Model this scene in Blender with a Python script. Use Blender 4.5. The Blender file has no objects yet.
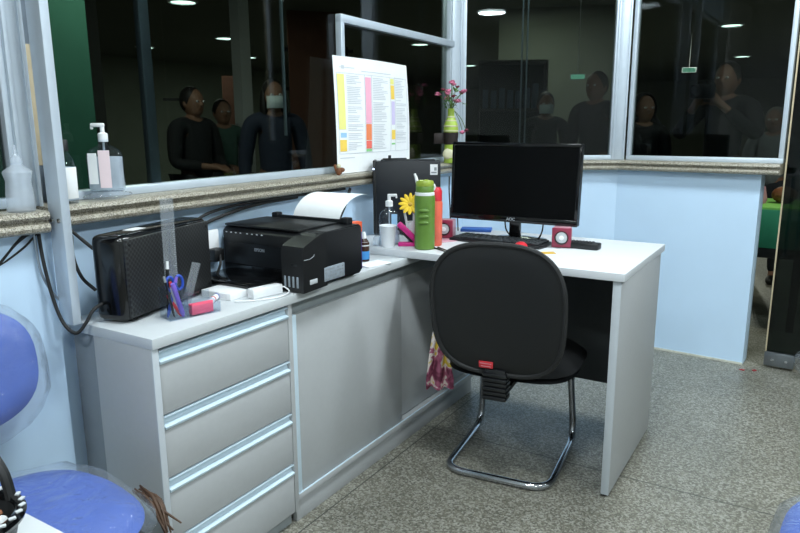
import bpy, bmesh, math, random
from mathutils import Matrix, Vector, Euler
from math import sin, cos, pi, radians, hypot, atan2
random.seed(7)
SC = bpy.context.scene
COL = SC.collection

# ------------------------------------------------------------------ camera, world, exposure
def make_camera():
    f, yaw, pit, rol = 673.15, -0.5551, 0.2054, -0.0055
    fw = Vector((sin(yaw)*cos(pit), cos(yaw)*cos(pit), -sin(pit)))
    rt = Vector((cos(yaw), -sin(yaw), 0)); up = rt.cross(fw)
    r2 = cos(rol)*rt + sin(rol)*up; u2 = -sin(rol)*rt + cos(rol)*up
    m = Matrix((r2, u2, -fw)).transposed().to_4x4()
    m.translation = (1.6466, -0.9363, 1.1909)
    cd = bpy.data.cameras.new('camera'); cd.sensor_width = 36; cd.lens = f/800*36
    cd.clip_start = 0.02
    o = bpy.data.objects.new('camera', cd); COL.objects.link(o); o.matrix_world = m
    SC.camera = o
make_camera()
W = bpy.data.worlds.new('night'); SC.world = W; W.use_nodes = True
W.node_tree.nodes['Background'].inputs[0].default_value = (0.55, 0.7, 0.9, 1)
W.node_tree.nodes['Background'].inputs[1].default_value = 0.02
SC.view_settings.view_transform = 'Standard'
SC.view_settings.look = 'None'
SC.view_settings.exposure = 0.0
SC.view_settings.gamma = 1.0
SC.view_settings.use_curve_mapping = False
SC.cycles.use_denoising = True
SC.cycles.max_bounces = 10
SC.cycles.transparent_max_bounces = 24
SC.cycles.caustics_reflective = False
SC.cycles.caustics_refractive = False

CEIL = 2.62
OFFICE_LAMPS = [(1.15, 0.15), (1.15, 1.75), (2.9, 0.15), (2.9, 1.75), (1.15, -1.7), (2.9, -1.7)]
LAMP_W = 27.0
def area(name, loc, size, power, col):
    l = bpy.data.lights.new(name, 'AREA'); l.shape = 'DISK'; l.size = size; l.energy = power; l.color = col
    o = bpy.data.objects.new(name, l); COL.objects.link(o); o.location = loc
    return o
for q in OFFICE_LAMPS:
    area('ceiling_lamp_light', (q[0], q[1], CEIL-0.075), 0.34, LAMP_W, (0.88, 0.96, 1.0))
HALL_LAMPS = [(-4.13,4.15),(-5.93,6.47),(-7.61,8.69),(-5.64,8.43),(-7.82,6.56),(-1.74,6.50),(-1.80,8.88),(-2.41,13.07),(-4.98,12.65),(0.47,9.22),(0.16,13.9),(-3.95,8.73)]
HALL_Z = 2.47
for q, pw in (((-1.25,1.15),30),((-4.13,4.15),22),((-0.95,5.75),16),((0.47,9.22),70),((1.95,3.25),18),((-2.41,13.07),70),((-5.9,8.5),60)):  # added fills without fixtures for green wall, partition, green table; others near downlights
    area('hall_lamp_and_fill', (q[0], q[1], HALL_Z-0.03), 0.3, pw, (0.95, 1.0, 0.85))

# ------------------------------------------------------------------ materials
def lin(c):
    if isinstance(c, str): c = tuple(int(c[i:i+2], 16) for i in (0, 2, 4))
    r = []
    for v in c:
        v /= 255.0
        r.append(v/12.92 if v <= 0.04045 else ((v+0.055)/1.055)**2.4)
    return (*r, 1)
def mat(name, c, rough=0.5, metal=0.0, var=0.06, scale=30, bump=0.0, bscale=200, spec=0.5, coat=0.0, sub=None):
    m = bpy.data.materials.new(name); m.use_nodes = True
    nt = m.node_tree; N = nt.nodes; L = nt.links; b = N['Principled BSDF']
    tc = N.new('ShaderNodeTexCoord')
    n = N.new('ShaderNodeTexNoise'); n.inputs['Scale'].default_value = scale; n.inputs['Detail'].default_value = 3
    L.new(tc.outputs['Object'], n.inputs['Vector'])
    cr = N.new('ShaderNodeValToRGB'); c0 = lin(c)
    cr.color_ramp.elements[0].color = (*[v*(1-var) for v in c0[:3]], 1); cr.color_ramp.elements[0].position = 0.3
    cr.color_ramp.elements[1].color = (*[min(1, v*(1+var)) for v in c0[:3]], 1); cr.color_ramp.elements[1].position = 0.7
    L.new(n.outputs['Fac'], cr.inputs['Fac']); L.new(cr.outputs['Color'], b.inputs['Base Color'])
    b.inputs['Roughness'].default_value = rough; b.inputs['Metallic'].default_value = metal
    b.inputs['Specular IOR Level'].default_value = spec; b.inputs['Coat Weight'].default_value = coat
    if bump:
        n2 = N.new('ShaderNodeTexNoise'); n2.inputs['Scale'].default_value = bscale
        L.new(tc.outputs['Object'], n2.inputs['Vector'])
        bp = N.new('ShaderNodeBump'); bp.inputs['Strength'].default_value = bump; bp.inputs['Distance'].default_value = 0.002
        L.new(n2.outputs['Fac'], bp.inputs['Height']); L.new(bp.outputs['Normal'], b.inputs['Normal'])
    return m
def emit(name, c, s):
    m = bpy.data.materials.new(name); m.use_nodes = True; nt = m.node_tree
    e = nt.nodes.new('ShaderNodeEmission'); e.inputs[0].default_value = lin(c); e.inputs[1].default_value = s
    nt.links.new(e.outputs[0], nt.nodes['Material Output'].inputs[0]); return m
def glassy(name, tint, refl=0.06, rough=0.0, fres=True, ior=1.45, wrinkle=0.0, wscale=18):
    """thin clear sheet: tinted see-through plus a mirror share that grows with the angle"""
    m = bpy.data.materials.new(name); m.use_nodes = True; nt = m.node_tree; N = nt.nodes; L = nt.links
    t = N.new('ShaderNodeBsdfTransparent'); t.inputs[0].default_value = (*tint, 1)
    g = N.new('ShaderNodeBsdfGlossy'); g.inputs['Roughness'].default_value = rough; g.inputs[0].default_value = (0.95, 0.97, 1, 1)
    mx = N.new('ShaderNodeMixShader')
    fr = N.new('ShaderNodeLayerWeight'); fr.inputs[0].default_value = 0.5
    pw_ = N.new('ShaderNodeMath'); pw_.operation = 'POWER'; pw_.inputs[1].default_value = 4.0
    ad = N.new('ShaderNodeMath'); ad.operation = 'MULTIPLY_ADD'; ad.inputs[1].default_value = 0.55; ad.inputs[2].default_value = refl; ad.use_clamp = True
    L.new(fr.outputs[1], pw_.inputs[0]); L.new(pw_.outputs[0], ad.inputs[0]); L.new(ad.outputs[0], mx.inputs[0])
    L.new(t.outputs[0], mx.inputs[1]); L.new(g.outputs[0], mx.inputs[2])
    L.new(mx.outputs[0], N['Material Output'].inputs[0])
    if wrinkle:
        tc = N.new('ShaderNodeTexCoord'); n = N.new('ShaderNodeTexNoise'); n.inputs['Scale'].default_value = wscale
        n.inputs['Detail'].default_value = 5; n.inputs['Distortion'].default_value = 1.2
        L.new(tc.outputs['Object'], n.inputs['Vector'])
        bp = N.new('ShaderNodeBump'); bp.inputs['Strength'].default_value = wrinkle; bp.inputs['Distance'].default_value = 0.02
        L.new(n.outputs['Fac'], bp.inputs['Height']); L.new(bp.outputs[0], g.inputs['Normal']); L.new(bp.outputs[0], fr.inputs['Normal'])
    N.remove(N['Principled BSDF'])
    return m
M = {}
def terrazzo():
    m = bpy.data.materials.new('terrazzo'); m.use_nodes = True; nt = m.node_tree; N = nt.nodes; L = nt.links; b = N['Principled BSDF']
    tc = N.new('ShaderNodeTexCoord')
    v = N.new('ShaderNodeTexVoronoi'); v.inputs['Scale'].default_value = 175; L.new(tc.outputs['Object'], v.inputs['Vector'])
    cr = N.new('ShaderNodeValToRGB'); e = cr.color_ramp.elements
    e[0].color = lin('615f56'); e[0].position = 0.1; e[1].color = lin('a09f96'); e[1].position = 0.9
    k = e.new(0.5); k.color = lin('7b796c')
    sp = N.new('ShaderNodeSeparateColor'); L.new(v.outputs['Color'], sp.inputs[0]); L.new(sp.outputs[0], cr.inputs['Fac'])
    n = N.new('ShaderNodeTexNoise'); n.inputs['Scale'].default_value = 2.2; n.inputs['Detail'].default_value = 6; L.new(tc.outputs['Object'], n.inputs['Vector'])
    r2 = N.new('ShaderNodeValToRGB'); r2.color_ramp.elements[0].color = (0.74, 0.74, 0.73, 1); r2.color_ramp.elements[0].position = 0.3
    r2.color_ramp.elements[1].color = (1, 1, 1, 1); r2.color_ramp.elements[1].position = 0.7
    L.new(n.outputs['Fac'], r2.inputs['Fac'])
    mu = N.new('ShaderNodeMix'); mu.data_type = 'RGBA'; mu.blend_type = 'MULTIPLY'; mu.inputs[0].default_value = 1
    L.new(cr.outputs[0], mu.inputs[6]); L.new(r2.outputs[0], mu.inputs[7])
    sx = N.new('ShaderNodeSeparateXYZ'); L.new(tc.outputs['Object'], sx.inputs[0])
    def line(sock, off):
        a = N.new('ShaderNodeMath'); a.operation = 'SUBTRACT'; a.inputs[1].default_value = off; L.new(sock, a.inputs[0])
        w = N.new('ShaderNodeMath'); w.operation = 'PINGPONG'; w.inputs[1].default_value = 1.5; L.new(a.outputs[0], w.inputs[0])
        c = N.new('ShaderNodeMath'); c.operation = 'LESS_THAN'; c.inputs[1].default_value = 0.0025; L.new(w.outputs[0], c.inputs[0])
        return c.outputs[0]
    mxx = N.new('ShaderNodeMath'); mxx.operation = 'MAXIMUM'; L.new(line(sx.outputs[0], 0.43), mxx.inputs[0]); L.new(line(sx.outputs[1], 1.28), mxx.inputs[1])
    m2 = N.new('ShaderNodeMix'); m2.data_type = 'RGBA'; L.new(mxx.outputs[0], m2.inputs[0]); L.new(mu.outputs[2], m2.inputs[6]); m2.inputs[7].default_value = lin('3c3d38')
    L.new(m2.outputs[2], b.inputs['Base Color'])
    b.inputs['Roughness'].default_value = 0.38
    return m
def granite():
    m = bpy.data.materials.new('granite'); m.use_nodes = True; nt = m.node_tree; N = nt.nodes; L = nt.links; b = N['Principled BSDF']
    tc = N.new('ShaderNodeTexCoord'); v = N.new('ShaderNodeTexVoronoi'); v.inputs['Scale'].default_value = 420; L.new(tc.outputs['Object'], v.inputs['Vector'])
    sp = N.new('ShaderNodeSeparateColor'); L.new(v.outputs['Color'], sp.inputs[0])
    cr = N.new('ShaderNodeValToRGB'); e = cr.color_ramp.elements
    e[0].color = lin('5a5448'); e[0].position = 0.05; e[1].color = lin('bab5a8'); e[1].position = 0.95
    k = e.new(0.4); k.color = lin('8e8878')
    L.new(sp.outputs[0], cr.inputs['Fac']); L.new(cr.outputs[0], b.inputs['Base Color']); b.inputs['Roughness'].default_value = 0.35
    return m
def mesh_panel():
    m = bpy.data.materials.new('perforated_black'); m.use_nodes = True; nt = m.node_tree; N = nt.nodes; L = nt.links; b = N['Principled BSDF']
    tc = N.new('ShaderNodeTexCoord'); v = N.new('ShaderNodeTexVoronoi'); v.inputs['Scale'].default_value = 105; v.inputs['Randomness'].default_value = 0.0
    mp = N.new('ShaderNodeMapping'); mp.inputs['Rotation'].default_value = (0.785, 0.0, 0)
    L.new(tc.outputs['Object'], mp.inputs[0]); L.new(mp.outputs[0], v.inputs['Vector'])
    cr = N.new('ShaderNodeValToRGB'); cr.color_ramp.elements[0].color = lin('060708'); cr.color_ramp.elements[0].position = 0.38
    cr.color_ramp.elements[1].color = lin('2b2d2f'); cr.color_ramp.elements[1].position = 0.48
    L.new(v.outputs['Distance'], cr.inputs['Fac']); L.new(cr.outputs[0], b.inputs['Base Color']); b.inputs['Roughness'].default_value = 0.5
    return m
def floral():
    m = bpy.data.materials.new('floral_cloth'); m.use_nodes = True; nt = m.node_tree; N = nt.nodes; L = nt.links; b = N['Principled BSDF']
    tc = N.new('ShaderNodeTexCoord'); v = N.new('ShaderNodeTexNoise'); v.inputs['Scale'].default_value = 17; v.inputs['Detail'].default_value = 2; v.inputs['Distortion'].default_value = 0.8
    L.new(tc.outputs['Object'], v.inputs['Vector'])
    cr = N.new('ShaderNodeValToRGB'); e = cr.color_ramp.elements; cr.color_ramp.interpolation = 'LINEAR'
    e[0].color = lin('6d3048'); e[0].position = 0.36; e[1].color = lin('d9c04a'); e[1].position = 0.61
    for p_, c_ in ((0.43, 'a85c78'), (0.49, 'b8708a'), (0.52, 'e6dcd6'), (0.575, 'ded0cc')):
        k = e.new(p_); k.color = lin(c_)
    L.new(v.outputs['Fac'], cr.inputs['Fac']); L.new(cr.outputs[0], b.inputs['Base Color']); b.inputs['Roughness'].default_value = 0.9
    return m
M['floor'] = terrazzo(); M['granite'] = granite(); M['mesh'] = mesh_panel(); M['floral'] = floral()
for k_, a_ in dict(
    wall=('c6e0f8', .55, 0, .02, 4), wall_white=('d5d8d6', .6, 0, .02, 4), ceiling=('cfd2cc', .8, 0, .03, 6), skirting=('cfd0c4', .7, 0, .12, 60),
    hallwall=('868c80', .8, 0, .05, 3), green=('35705c', .6, 0, .06, 6), brick=('70493a', .8, 0, .12, 14), darkwall=('3a3b38', .7, 0, .1, 4), hallceil=('6d7068', .8, 0, .05, 2),
    alu=('b9c6d4', .34, .75, .04, 12), aluw=('ccd8e4', .4, .35, .03, 20), alu_dull=('9aa6b2', .42, .7, .08, 14), chrome=('b8bcc2', .16, 1, .03, 20),
    lam=('abaeb0', .5, 0, .015, 60), lamlit=('b9c0c6', .5, 0, .015, 60), lamtop=('c3c8cb', .42, 0, .012, 60), desk=('d0d4d8', .4, 0, .01, 60), handle=('cfe2ee', .35, .15, .02, 40), lamfill=('7a8289', .55, 0, .03, 40), lamdark=('8d9496', .55, 0, .03, 40),
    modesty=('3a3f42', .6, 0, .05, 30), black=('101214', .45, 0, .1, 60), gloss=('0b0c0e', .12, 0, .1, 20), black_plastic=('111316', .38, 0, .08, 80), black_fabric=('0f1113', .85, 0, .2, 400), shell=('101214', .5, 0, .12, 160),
    rubber=('1a1b1c', .7, 0, .1, 60), screen=('050607', .3, 0, .05, 10), keycap=('26292d', .5, 0, .06, 90), pcblue=('11161d', .42, 0, .06, 30),
    white=('e8eaec', .45, 0, .02, 40), paper=('eef1f3', .8, 0, .015, 60), cup=('e2e6ea', .35, 0, .02, 40), grey=('8b9196', .5, 0, .05, 50), lightgrey=('b9bec2', .5, 0, .05, 50), inkwin=('8e98a2', .35, 0, .1, 60),
    red=('c8323a', .4, 0, .05, 40), redmouse=('d4313c', .3, 0, .05, 40), orange=('e0603c', .45, 0, .04, 40), coral=('e2664e', .4, 0, .04, 40), crimson=('8c2b45', .35, 0, .06, 40), pinkpl=('d09aa8', .3, 0, .05, 40), magenta=('c4227c', .35, 0, .06, 40), pinknote=('ee5f7c', .8, 0, .03, 60),
    bottle=('5e8233', .42, 0, .04, 60, .15, 300), lime=('94a840', .35, 0, .06, 40), yellow=('e6c22c', .7, 0, .1, 60), gold=('c7a23a', .7, 0, .08, 60), leafg=('4e7a35', .7, 0, .2, 40), stem=('56702f', .7, 0, .15, 40), pinkflower=('d8799a', .7, 0, .15, 80), darkflower=('7c3044', .7, 0, .2, 80), vase=('a5c04c', .35, 0, .1, 30), vasecream=('d9d5b4', .4, 0, .08, 40), ribbon=('241a18', .6, 0, .1, 40), darkbrown=('4a3322', .6, 0, .25, 60), brown=('7a4a2c', .6, 0, .25, 60),
    blue=('3c5cae', .6, 0, .08, 12), bluefoot=('24262a', .5, 0, .05, 30), purple=('7d62c8', .35, 0, .05, 40), bluepen=('2a4fb4', .35, 0, .05, 40), skin=('87634f', .6, 0, .06, 30), hairdark=('14110f', .6, 0, .2, 60), shirtdark=('16181b', .85, 0, .15, 30), shirtgreen=('39564d', .85, 0, .12, 30), shirtnavy=('222a3c', .85, 0, .12, 30), shirtgrey=('6d7477', .85, 0, .2, 25), trousers=('1d2026', .85, 0, .12, 30), maskw=('c9d6d8', .8, 0, .03, 40), greyhair=('6d6a66', .7, 0, .2, 60),
    tgreen=('389c78', .6, 0, .06, 10), limecloth=('86c860', .6, 0, .05, 10), pinkcloth=('c98fa0', .8, 0, .1, 20), pyel=('e9e68c', .8, 0, .02, 40), ppalepink=('ead6db', .8, 0, .02, 40), ppink=('f2b0c6', .8, 0, .02, 40), pora=('f08a5c', .8, 0, .02, 40), pgold=('f2cf5c', .8, 0, .02, 40), plil=('cfc4e6', .8, 0, .02, 40), pgreen=('8fd08a', .8, 0, .02, 40), pblue=('9cc8ea', .8, 0, .02, 40), pline=('c9ced4', .8, 0, .02, 40), pred=('ee6f62', .8, 0, .02, 40),
    bluecard=('3b6cc0', .6, 0, .04, 30), labelblue=('3f8fd0', .5, 0, .04, 30), amber=('3a2218', .25, 0, .08, 30), beige=('c2b496', .7, 0, .1, 20), silverlogo=('aeb4ba', .35, .4, .02, 40), purplebox=('46307a', .5, 0, .06, 30), tealdark=('14201e', .6, 0, .1, 20), bluefile=('5a6f86', .7, 0, .1, 20), redscrap=('a5303a', .8, 0, .1, 30), clamp=('7f858a', .3, .8, .05, 30)).items():
    M[k_] = mat(k_, a_[0], a_[1], a_[2], a_[3], a_[4], *(a_[5:7] if len(a_) > 5 else ()))
def frosted(name, tint, share, **kw):
    """clear plastic with a milky share that scatters light"""
    m = glassy(name, tint, 0.03, 0.1, **kw); nt = m.node_tree; N = nt.nodes; L = nt.links
    out = N['Material Output']; old = out.inputs[0].links[0].from_socket
    d = N.new('ShaderNodeBsdfDiffuse'); d.inputs[0].default_value = (0.8, 0.86, 0.93, 1)
    tc = N.new('ShaderNodeTexCoord'); n = N.new('ShaderNodeTexNoise'); n.inputs['Scale'].default_value = 25; L.new(tc.outputs['Object'], n.inputs['Vector'])
    r = N.new('ShaderNodeMapRange'); r.inputs[3].default_value = share*0.8; r.inputs[4].default_value = share*1.2; L.new(n.outputs['Fac'], r.inputs[0])
    mx = N.new('ShaderNodeMixShader'); L.new(r.outputs[0], mx.inputs[0]); L.new(old, mx.inputs[1]); L.new(d.outputs[0], mx.inputs[2]); L.new(mx.outputs[0], out.inputs[0])
    return m
M['smoked'] = glassy('smoked_glass', (0.50, 0.54, 0.53), 0.02, 0.0)
M['smoked_door'] = glassy('dark_door_glass', (0.22, 0.27, 0.26), 0.02, 0.0)
M['clear'] = glassy('clear_plastic', (0.90, 0.93, 0.96), 0.03, 0.05)
M['milky'] = frosted('milky_plastic', (0.92, 0.95, 0.98), 0.30)
M['film'] = frosted('plastic_film', (0.96, 0.97, 0.99), 0.055, wrinkle=0.9, wscale=16)
M['gel'] = frosted('sanitizer_gel', (0.93, 0.96, 0.99), 0.5)
M['rulerp'] = frosted('ruler_plastic', (0.95, 0.97, 0.99), 0.09)
M['screen'].node_tree.nodes['Principled BSDF'].inputs['Specular IOR Level'].default_value = 0.12
M['lamp'] = emit('lamp_diffuser', 'eaffff', 14.0)
M['halllamp'] = emit('hall_lamp_diffuser', 'e0fff0', 9.0)
M['warmlamp'] = emit('warm_tube', 'fff0c0', 7.0)
M['exit'] = emit('sign_light', '9fffd8', 0.7)
M['led'] = emit('power_led', 'c8dcff', 6.0)

# ------------------------------------------------------------------ mesh helpers
class B:
    def __init__(s): s.bm = bmesh.new()
    def _new(s, before, mtx):
        vs = [v for v in s.bm.verts if v not in before]
        if mtx is not None: bmesh.ops.transform(s.bm, matrix=mtx, verts=vs)
    def box(s, x0, x1, y0, y1, z0, z1, bev=0.0, mtx=None, seg=2):
        t = bmesh.new()
        vs = [t.verts.new((x, y, z)) for x in (x0, x1) for y in (y0, y1) for z in (z0, z1)]
        for f in ((0,1,3,2),(4,6,7,5),(0,4,5,1),(2,3,7,6),(0,2,6,4),(1,5,7,3)): t.faces.new([vs[i] for i in f])
        if bev: bmesh.ops.bevel(t, geom=t.edges[:], offset=bev, segments=seg, profile=0.5, affect='EDGES', clamp_overlap=True)
        return s.add(t, mtx)
    def add(s, t, mtx=None):
        if mtx is not None: bmesh.ops.transform(t, matrix=mtx, verts=t.verts[:])
        bmesh.ops.recalc_face_normals(t, faces=t.faces[:])
        vm = [s.bm.verts.new(v.co) for v in t.verts]
        t.verts.index_update()
        for f in t.faces:
            try: s.bm.faces.new([vm[v.index] for v in f.verts])
            except ValueError: pass
        t.free(); return s
    def tube(s, pts, r, seg=8, closed=False, smooth=0, mtx=None, cap=True):
        pts = [Vector(p) for p in pts]
        if smooth: pts = spline(pts, smooth, closed)
        rr = r if isinstance(r, (list, tuple)) else None
        t = bmesh.new(); rings = []; n = len(pts); prev = None
        for i, p in enumerate(pts):
            a = pts[(i-1) % n] if (i > 0 or closed) else p
            b = pts[(i+1) % n] if (i < n-1 or closed) else p
            d = (b-a).normalized() if (b-a).length > 1e-9 else Vector((0,0,1))
            if prev is None:
                u = d.orthogonal().normalized()
            else:
                u = prev - d*prev.dot(d)
                u = u.normalized() if u.length > 1e-6 else d.orthogonal().normalized()
            prev = u; v = d.cross(u)
            ri = rr[min(i*len(rr)//n, len(rr)-1)] if rr else r
            if rr and len(rr) > 1:
                q = i/(n-1)*(len(rr)-1); k = min(int(q), len(rr)-2); ri = rr[k]+(rr[k+1]-rr[k])*(q-k)
            rings.append([t.verts.new(p + (u*cos(2*pi*j/seg)+v*sin(2*pi*j/seg))*ri) for j in range(seg)])
        m = n if closed else n-1
        for i in range(m):
            A, C = rings[i], rings[(i+1) % n]
            for j in range(seg): t.faces.new((A[j], A[(j+1) % seg], C[(j+1) % seg], C[j]))
        if cap and not closed:
            t.faces.new(rings[0][::-1]); t.faces.new(rings[-1])
        return s.add(t, mtx)
    def lathe(s, prof, seg=24, c=(0,0,0), mtx=None, sx=1.0, sy=1.0):
        t = bmesh.new(); rings = []
        for r, z in prof:
            if r < 1e-6: rings.append([t.verts.new((c[0], c[1], c[2]+z))])
            else: rings.append([t.verts.new((c[0]+r*sx*cos(2*pi*j/seg), c[1]+r*sy*sin(2*pi*j/seg), c[2]+z)) for j in range(seg)])
        for A, C in zip(rings, rings[1:]):
            for j in range(seg):
                k = (j+1) % seg
                if len(A) == 1 and len(C) > 1: t.faces.new((A[0], C[k], C[j]))
                elif len(C) == 1 and len(A) > 1: t.faces.new((A[j], A[k], C[0]))
                elif len(A) > 1: t.faces.new((A[j], A[k], C[k], C[j]))
        return s.add(t, mtx)
    def prism(s, poly, z0, z1, bev=0.0, mtx=None):
        t = bmesh.new()
        a = [t.verts.new((x, y, z0)) for x, y in poly]; b = [t.verts.new((x, y, z1)) for x, y in poly]
        t.faces.new(a[::-1]); t.faces.new(b); n = len(a)
        for i in range(n): t.faces.new((a[i], a[(i+1) % n], b[(i+1) % n], b[i]))
        if bev: bmesh.ops.bevel(t, geom=t.edges[:], offset=bev, segments=2, profile=0.5, affect='EDGES', clamp_overlap=True)
        return s.add(t, mtx)
    def ball(s, c, r, u=16, v=10, mtx=None):
        if not isinstance(r, (tuple, list)): r = (r, r, r)
        t = bmesh.new(); bmesh.ops.create_uvsphere(t, u_segments=u, v_segments=v, radius=1.0)
        bmesh.ops.transform(t, matrix=Matrix.Translation(c) @ Matrix.Diagonal((*r, 1)), verts=t.verts[:])
        return s.add(t, mtx)
    def sheet(s, fn, nu, nv, th=0.0, mtx=None):
        """grid surface fn(u,v); th gives it a real thickness along the normal"""
        P = [[Vector(fn(i/nu, j/nv)) for j in range(nv+1)] for i in range(nu+1)]
        t = bmesh.new()
        def nrm(i, j):
            a = P[min(i+1, nu)][j]-P[max(i-1, 0)][j]; b = P[i][min(j+1, nv)]-P[i][max(j-1, 0)]
            n = a.cross(b); return n.normalized() if n.length > 1e-12 else Vector((0,0,1))
        T = [[t.verts.new(P[i][j]) for j in range(nv+1)] for i in range(nu+1)]
        for i in range(nu):
            for j in range(nv): t.faces.new((T[i][j], T[i+1][j], T[i+1][j+1], T[i][j+1]))
        if th:
            U = [[t.verts.new(P[i][j]-nrm(i, j)*th) for j in range(nv+1)] for i in range(nu+1)]
            for i in range(nu):
                for j in range(nv): t.faces.new((U[i][j], U[i][j+1], U[i+1][j+1], U[i+1][j]))
            rim = [(i, 0) for i in range(nu)]+[(nu, j) for j in range(nv)]+[(i, nv) for i in range(nu, 0, -1)]+[(0, j) for j in range(nv, 0, -1)]
            for k in range(len(rim)):
                a, b = rim[k], rim[(k+1) % len(rim)]
                t.faces.new((T[a[0]][a[1]], U[a[0]][a[1]], U[b[0]][b[1]], T[b[0]][b[1]]))
        return s.add(t, mtx)
    def pad(s, hw, hh, df, db, n=3.0, bend=0.0, taper=0.0, seg=44, rings=7, mtx=None, rim=0.6):
        """cushion: outline a superellipse in x,z; swells df to -y and db to +y"""
        t = bmesh.new()
        def outline(a):
            c, d = cos(a), sin(a)
            x = hw*math.copysign(abs(c)**(2/n), c); z = hh*math.copysign(abs(d)**(2/n), d)
            return x*(1+taper*z/hh), z
        def side(depth, sg):
            R = []
            for k in range(rings+1):
                q = k/rings
                if k == 0: R.append([t.verts.new((0, sg*depth, 0))]); continue
                row = []
                for j in range(seg):
                    x, z = outline(2*pi*j/seg); x *= q; z *= q
                    row.append(t.verts.new((x, sg*depth*(1-q**6)**rim + bend*x*x, z)))
                R.append(row)
            return R
        F = side(df, -1); K = side(db, 1)
        for j in range(seg):   # share the rim
            for R in (F, K):
                k2 = (j+1) % seg
                t.faces.new((R[0][0], R[1][j], R[1][k2]))
                for k in range(1, rings): t.faces.new((R[k][j], R[k+1][j], R[k+1][k2], R[k][k2]))
        bmesh.ops.remove_doubles(t, verts=t.verts[:], dist=1e-5)
        return s.add(t, mtx)
def spline(pts, k, closed=False):
    out = []; n = len(pts); m = n if closed else n-1
    for i in range(m):
        p0 = pts[(i-1) % n] if (i > 0 or closed) else pts[0]*2-pts[1]
        p1, p2 = pts[i], pts[(i+1) % n]
        p3 = pts[(i+2) % n] if (i+2 < n or closed) else pts[-1]*2-pts[-2]
        for j in range(k):
            t = j/k
            out.append(0.5*((2*p1)+(p2-p0)*t+(2*p0-5*p1+4*p2-p3)*t*t+(3*p1-p0-3*p2+p3)*t**3))
    if not closed: out.append(pts[-1])
    return out
def fillet(pts, r, k=6):
    """round the corners of an open polyline"""
    pts = [Vector(p) for p in pts]; out = [pts[0]]
    for a, b, c in zip(pts, pts[1:], pts[2:]):
        d1 = (a-b); d2 = (c-b); q = min(r, d1.length*0.49, d2.length*0.49)
        p, e = b+d1.normalized()*q, b+d2.normalized()*q
        for i in range(k+1):
            t = i/k; out.append(p*(1-t)**2+b*2*t*(1-t)+e*t*t)
    out.append(pts[-1]); return out
def T(x, y, z, rz=0, rx=0, ry=0):
    return Matrix.Translation((x, y, z)) @ Euler((rx, ry, rz)).to_matrix().to_4x4()
def obj(name, b, m, parent=None, angle=40, loc=None, rz=0):
    me = bpy.data.meshes.new(name); b.bm.to_mesh(me); b.bm.free()
    if m is not None: me.materials.append(M[m] if isinstance(m, str) else m)
    for p in me.polygons: p.use_smooth = True
    try: me.set_sharp_from_angle(angle=radians(angle))
    except Exception: pass
    o = bpy.data.objects.new(name, me); COL.objects.link(o)
    if parent: o.parent = parent
    if loc: o.location = loc
    o.rotation_euler.z = rz
    return o
def tag(o, label=None, cat=None, group=None, kind=None):
    if label: o['label'] = label
    if cat: o['category'] = cat
    if group: o['group'] = group
    if kind: o['kind'] = kind
    return o
def thing(name, label, cat, loc=(0,0,0), rz=0, group=None, kind=None):
    o = bpy.data.objects.new(name, None); COL.objects.link(o); o.empty_display_size = 0.05
    o.location = loc; o.rotation_euler.z = rz
    return tag(o, label, cat, group, kind)
def copy_tree(o, parent=None):
    c = o.copy(); COL.objects.link(c)
    if parent: c.parent = parent
    for ch in [x for x in o.children]: copy_tree(ch, c)
    return c
def text_mesh(name, body, size, mtx, m, parent, ext=0.0003, bold=0.0):
    cu = bpy.data.curves.new(name, 'FONT'); cu.body = body; cu.size = size; cu.extrude = ext; cu.align_x = 'CENTER'; cu.align_y = 'CENTER'; cu.offset = bold
    t = bpy.data.objects.new(name+'_tmp', cu); COL.objects.link(t)
    dg = bpy.context.evaluated_depsgraph_get(); me = bpy.data.meshes.new_from_object(t.evaluated_get(dg))
    bpy.data.objects.remove(t)
    me.transform(mtx); me.materials.clear(); me.materials.append(M[m]); me.name = name
    o = bpy.data.objects.new(name, me); COL.objects.link(o); o.parent = parent; return o
def struct(name, b, m, parent=None, **k):
    o = obj(name, b, m, parent, **k)
    if not parent: o['kind'] = 'structure'
    return o

# ------------------------------------------------------------------ the setting
b = B(); b.box(-10, 7, -4, 22, -0.1, 0.0); struct('floor', b, 'floor')
# sill front line, seen from above (the room lies to its right)
FD = [Vector((-0.06, -1.6)), Vector((0.150, -0.03))]
FP = [Vector((0.118, -0.03)), Vector((0.052, 2.34)), Vector((0.736, 2.72)), Vector((1.487, 2.66))]
def inward(a, c):
    d = (c-a).normalized(); return Vector((d.y, -d.x))
def offset(poly, o):
    out = []
    for i, p in enumerate(poly):
        n1 = inward(poly[i-1], p) if i else inward(p, poly[1]); n2 = inward(p, poly[i+1]) if i+1 < len(poly) else n1
        mm = (n1+n2).normalized(); out.append(p + mm*(o/mm.dot(n1)))
    return out
def run(poly, i, o0, o1, z0, z1, bev=0.0):
    """block along segment i of a line between two inward offsets"""
    a, c = offset(poly, o0), offset(poly, o1)
    bb = B(); bb.prism([a[i], a[i+1], c[i+1], c[i]], z0, z1, bev); return bb
SILL = [(-0.19, 0.957), (-0.012, 0.957), (-0.003, 0.962), (0.0, 0.970), (-0.003, 0.978), (-0.012, 0.981), (-0.012, 0.987), (-0.003, 0.989), (0.002, 0.996), (-0.002, 1.005), (-0.009, 1.008), (-0.19, 1.008)]
def sill(poly, i, name, dz=0.0):
    t = bmesh.new(); R = []
    for k in (i, i+1): R.append([t.verts.new((offset(poly, o)[k].x, offset(poly, o)[k].y, z+dz)) for o, z in SILL])
    n = len(SILL)
    for j in range(n): t.faces.new((R[0][j], R[0][(j+1) % n], R[1][(j+1) % n], R[1][j]))
    t.faces.new(R[0]); t.faces.new(R[1][::-1]); bb = B(); bb.add(t); struct(name, bb, 'granite')
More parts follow.
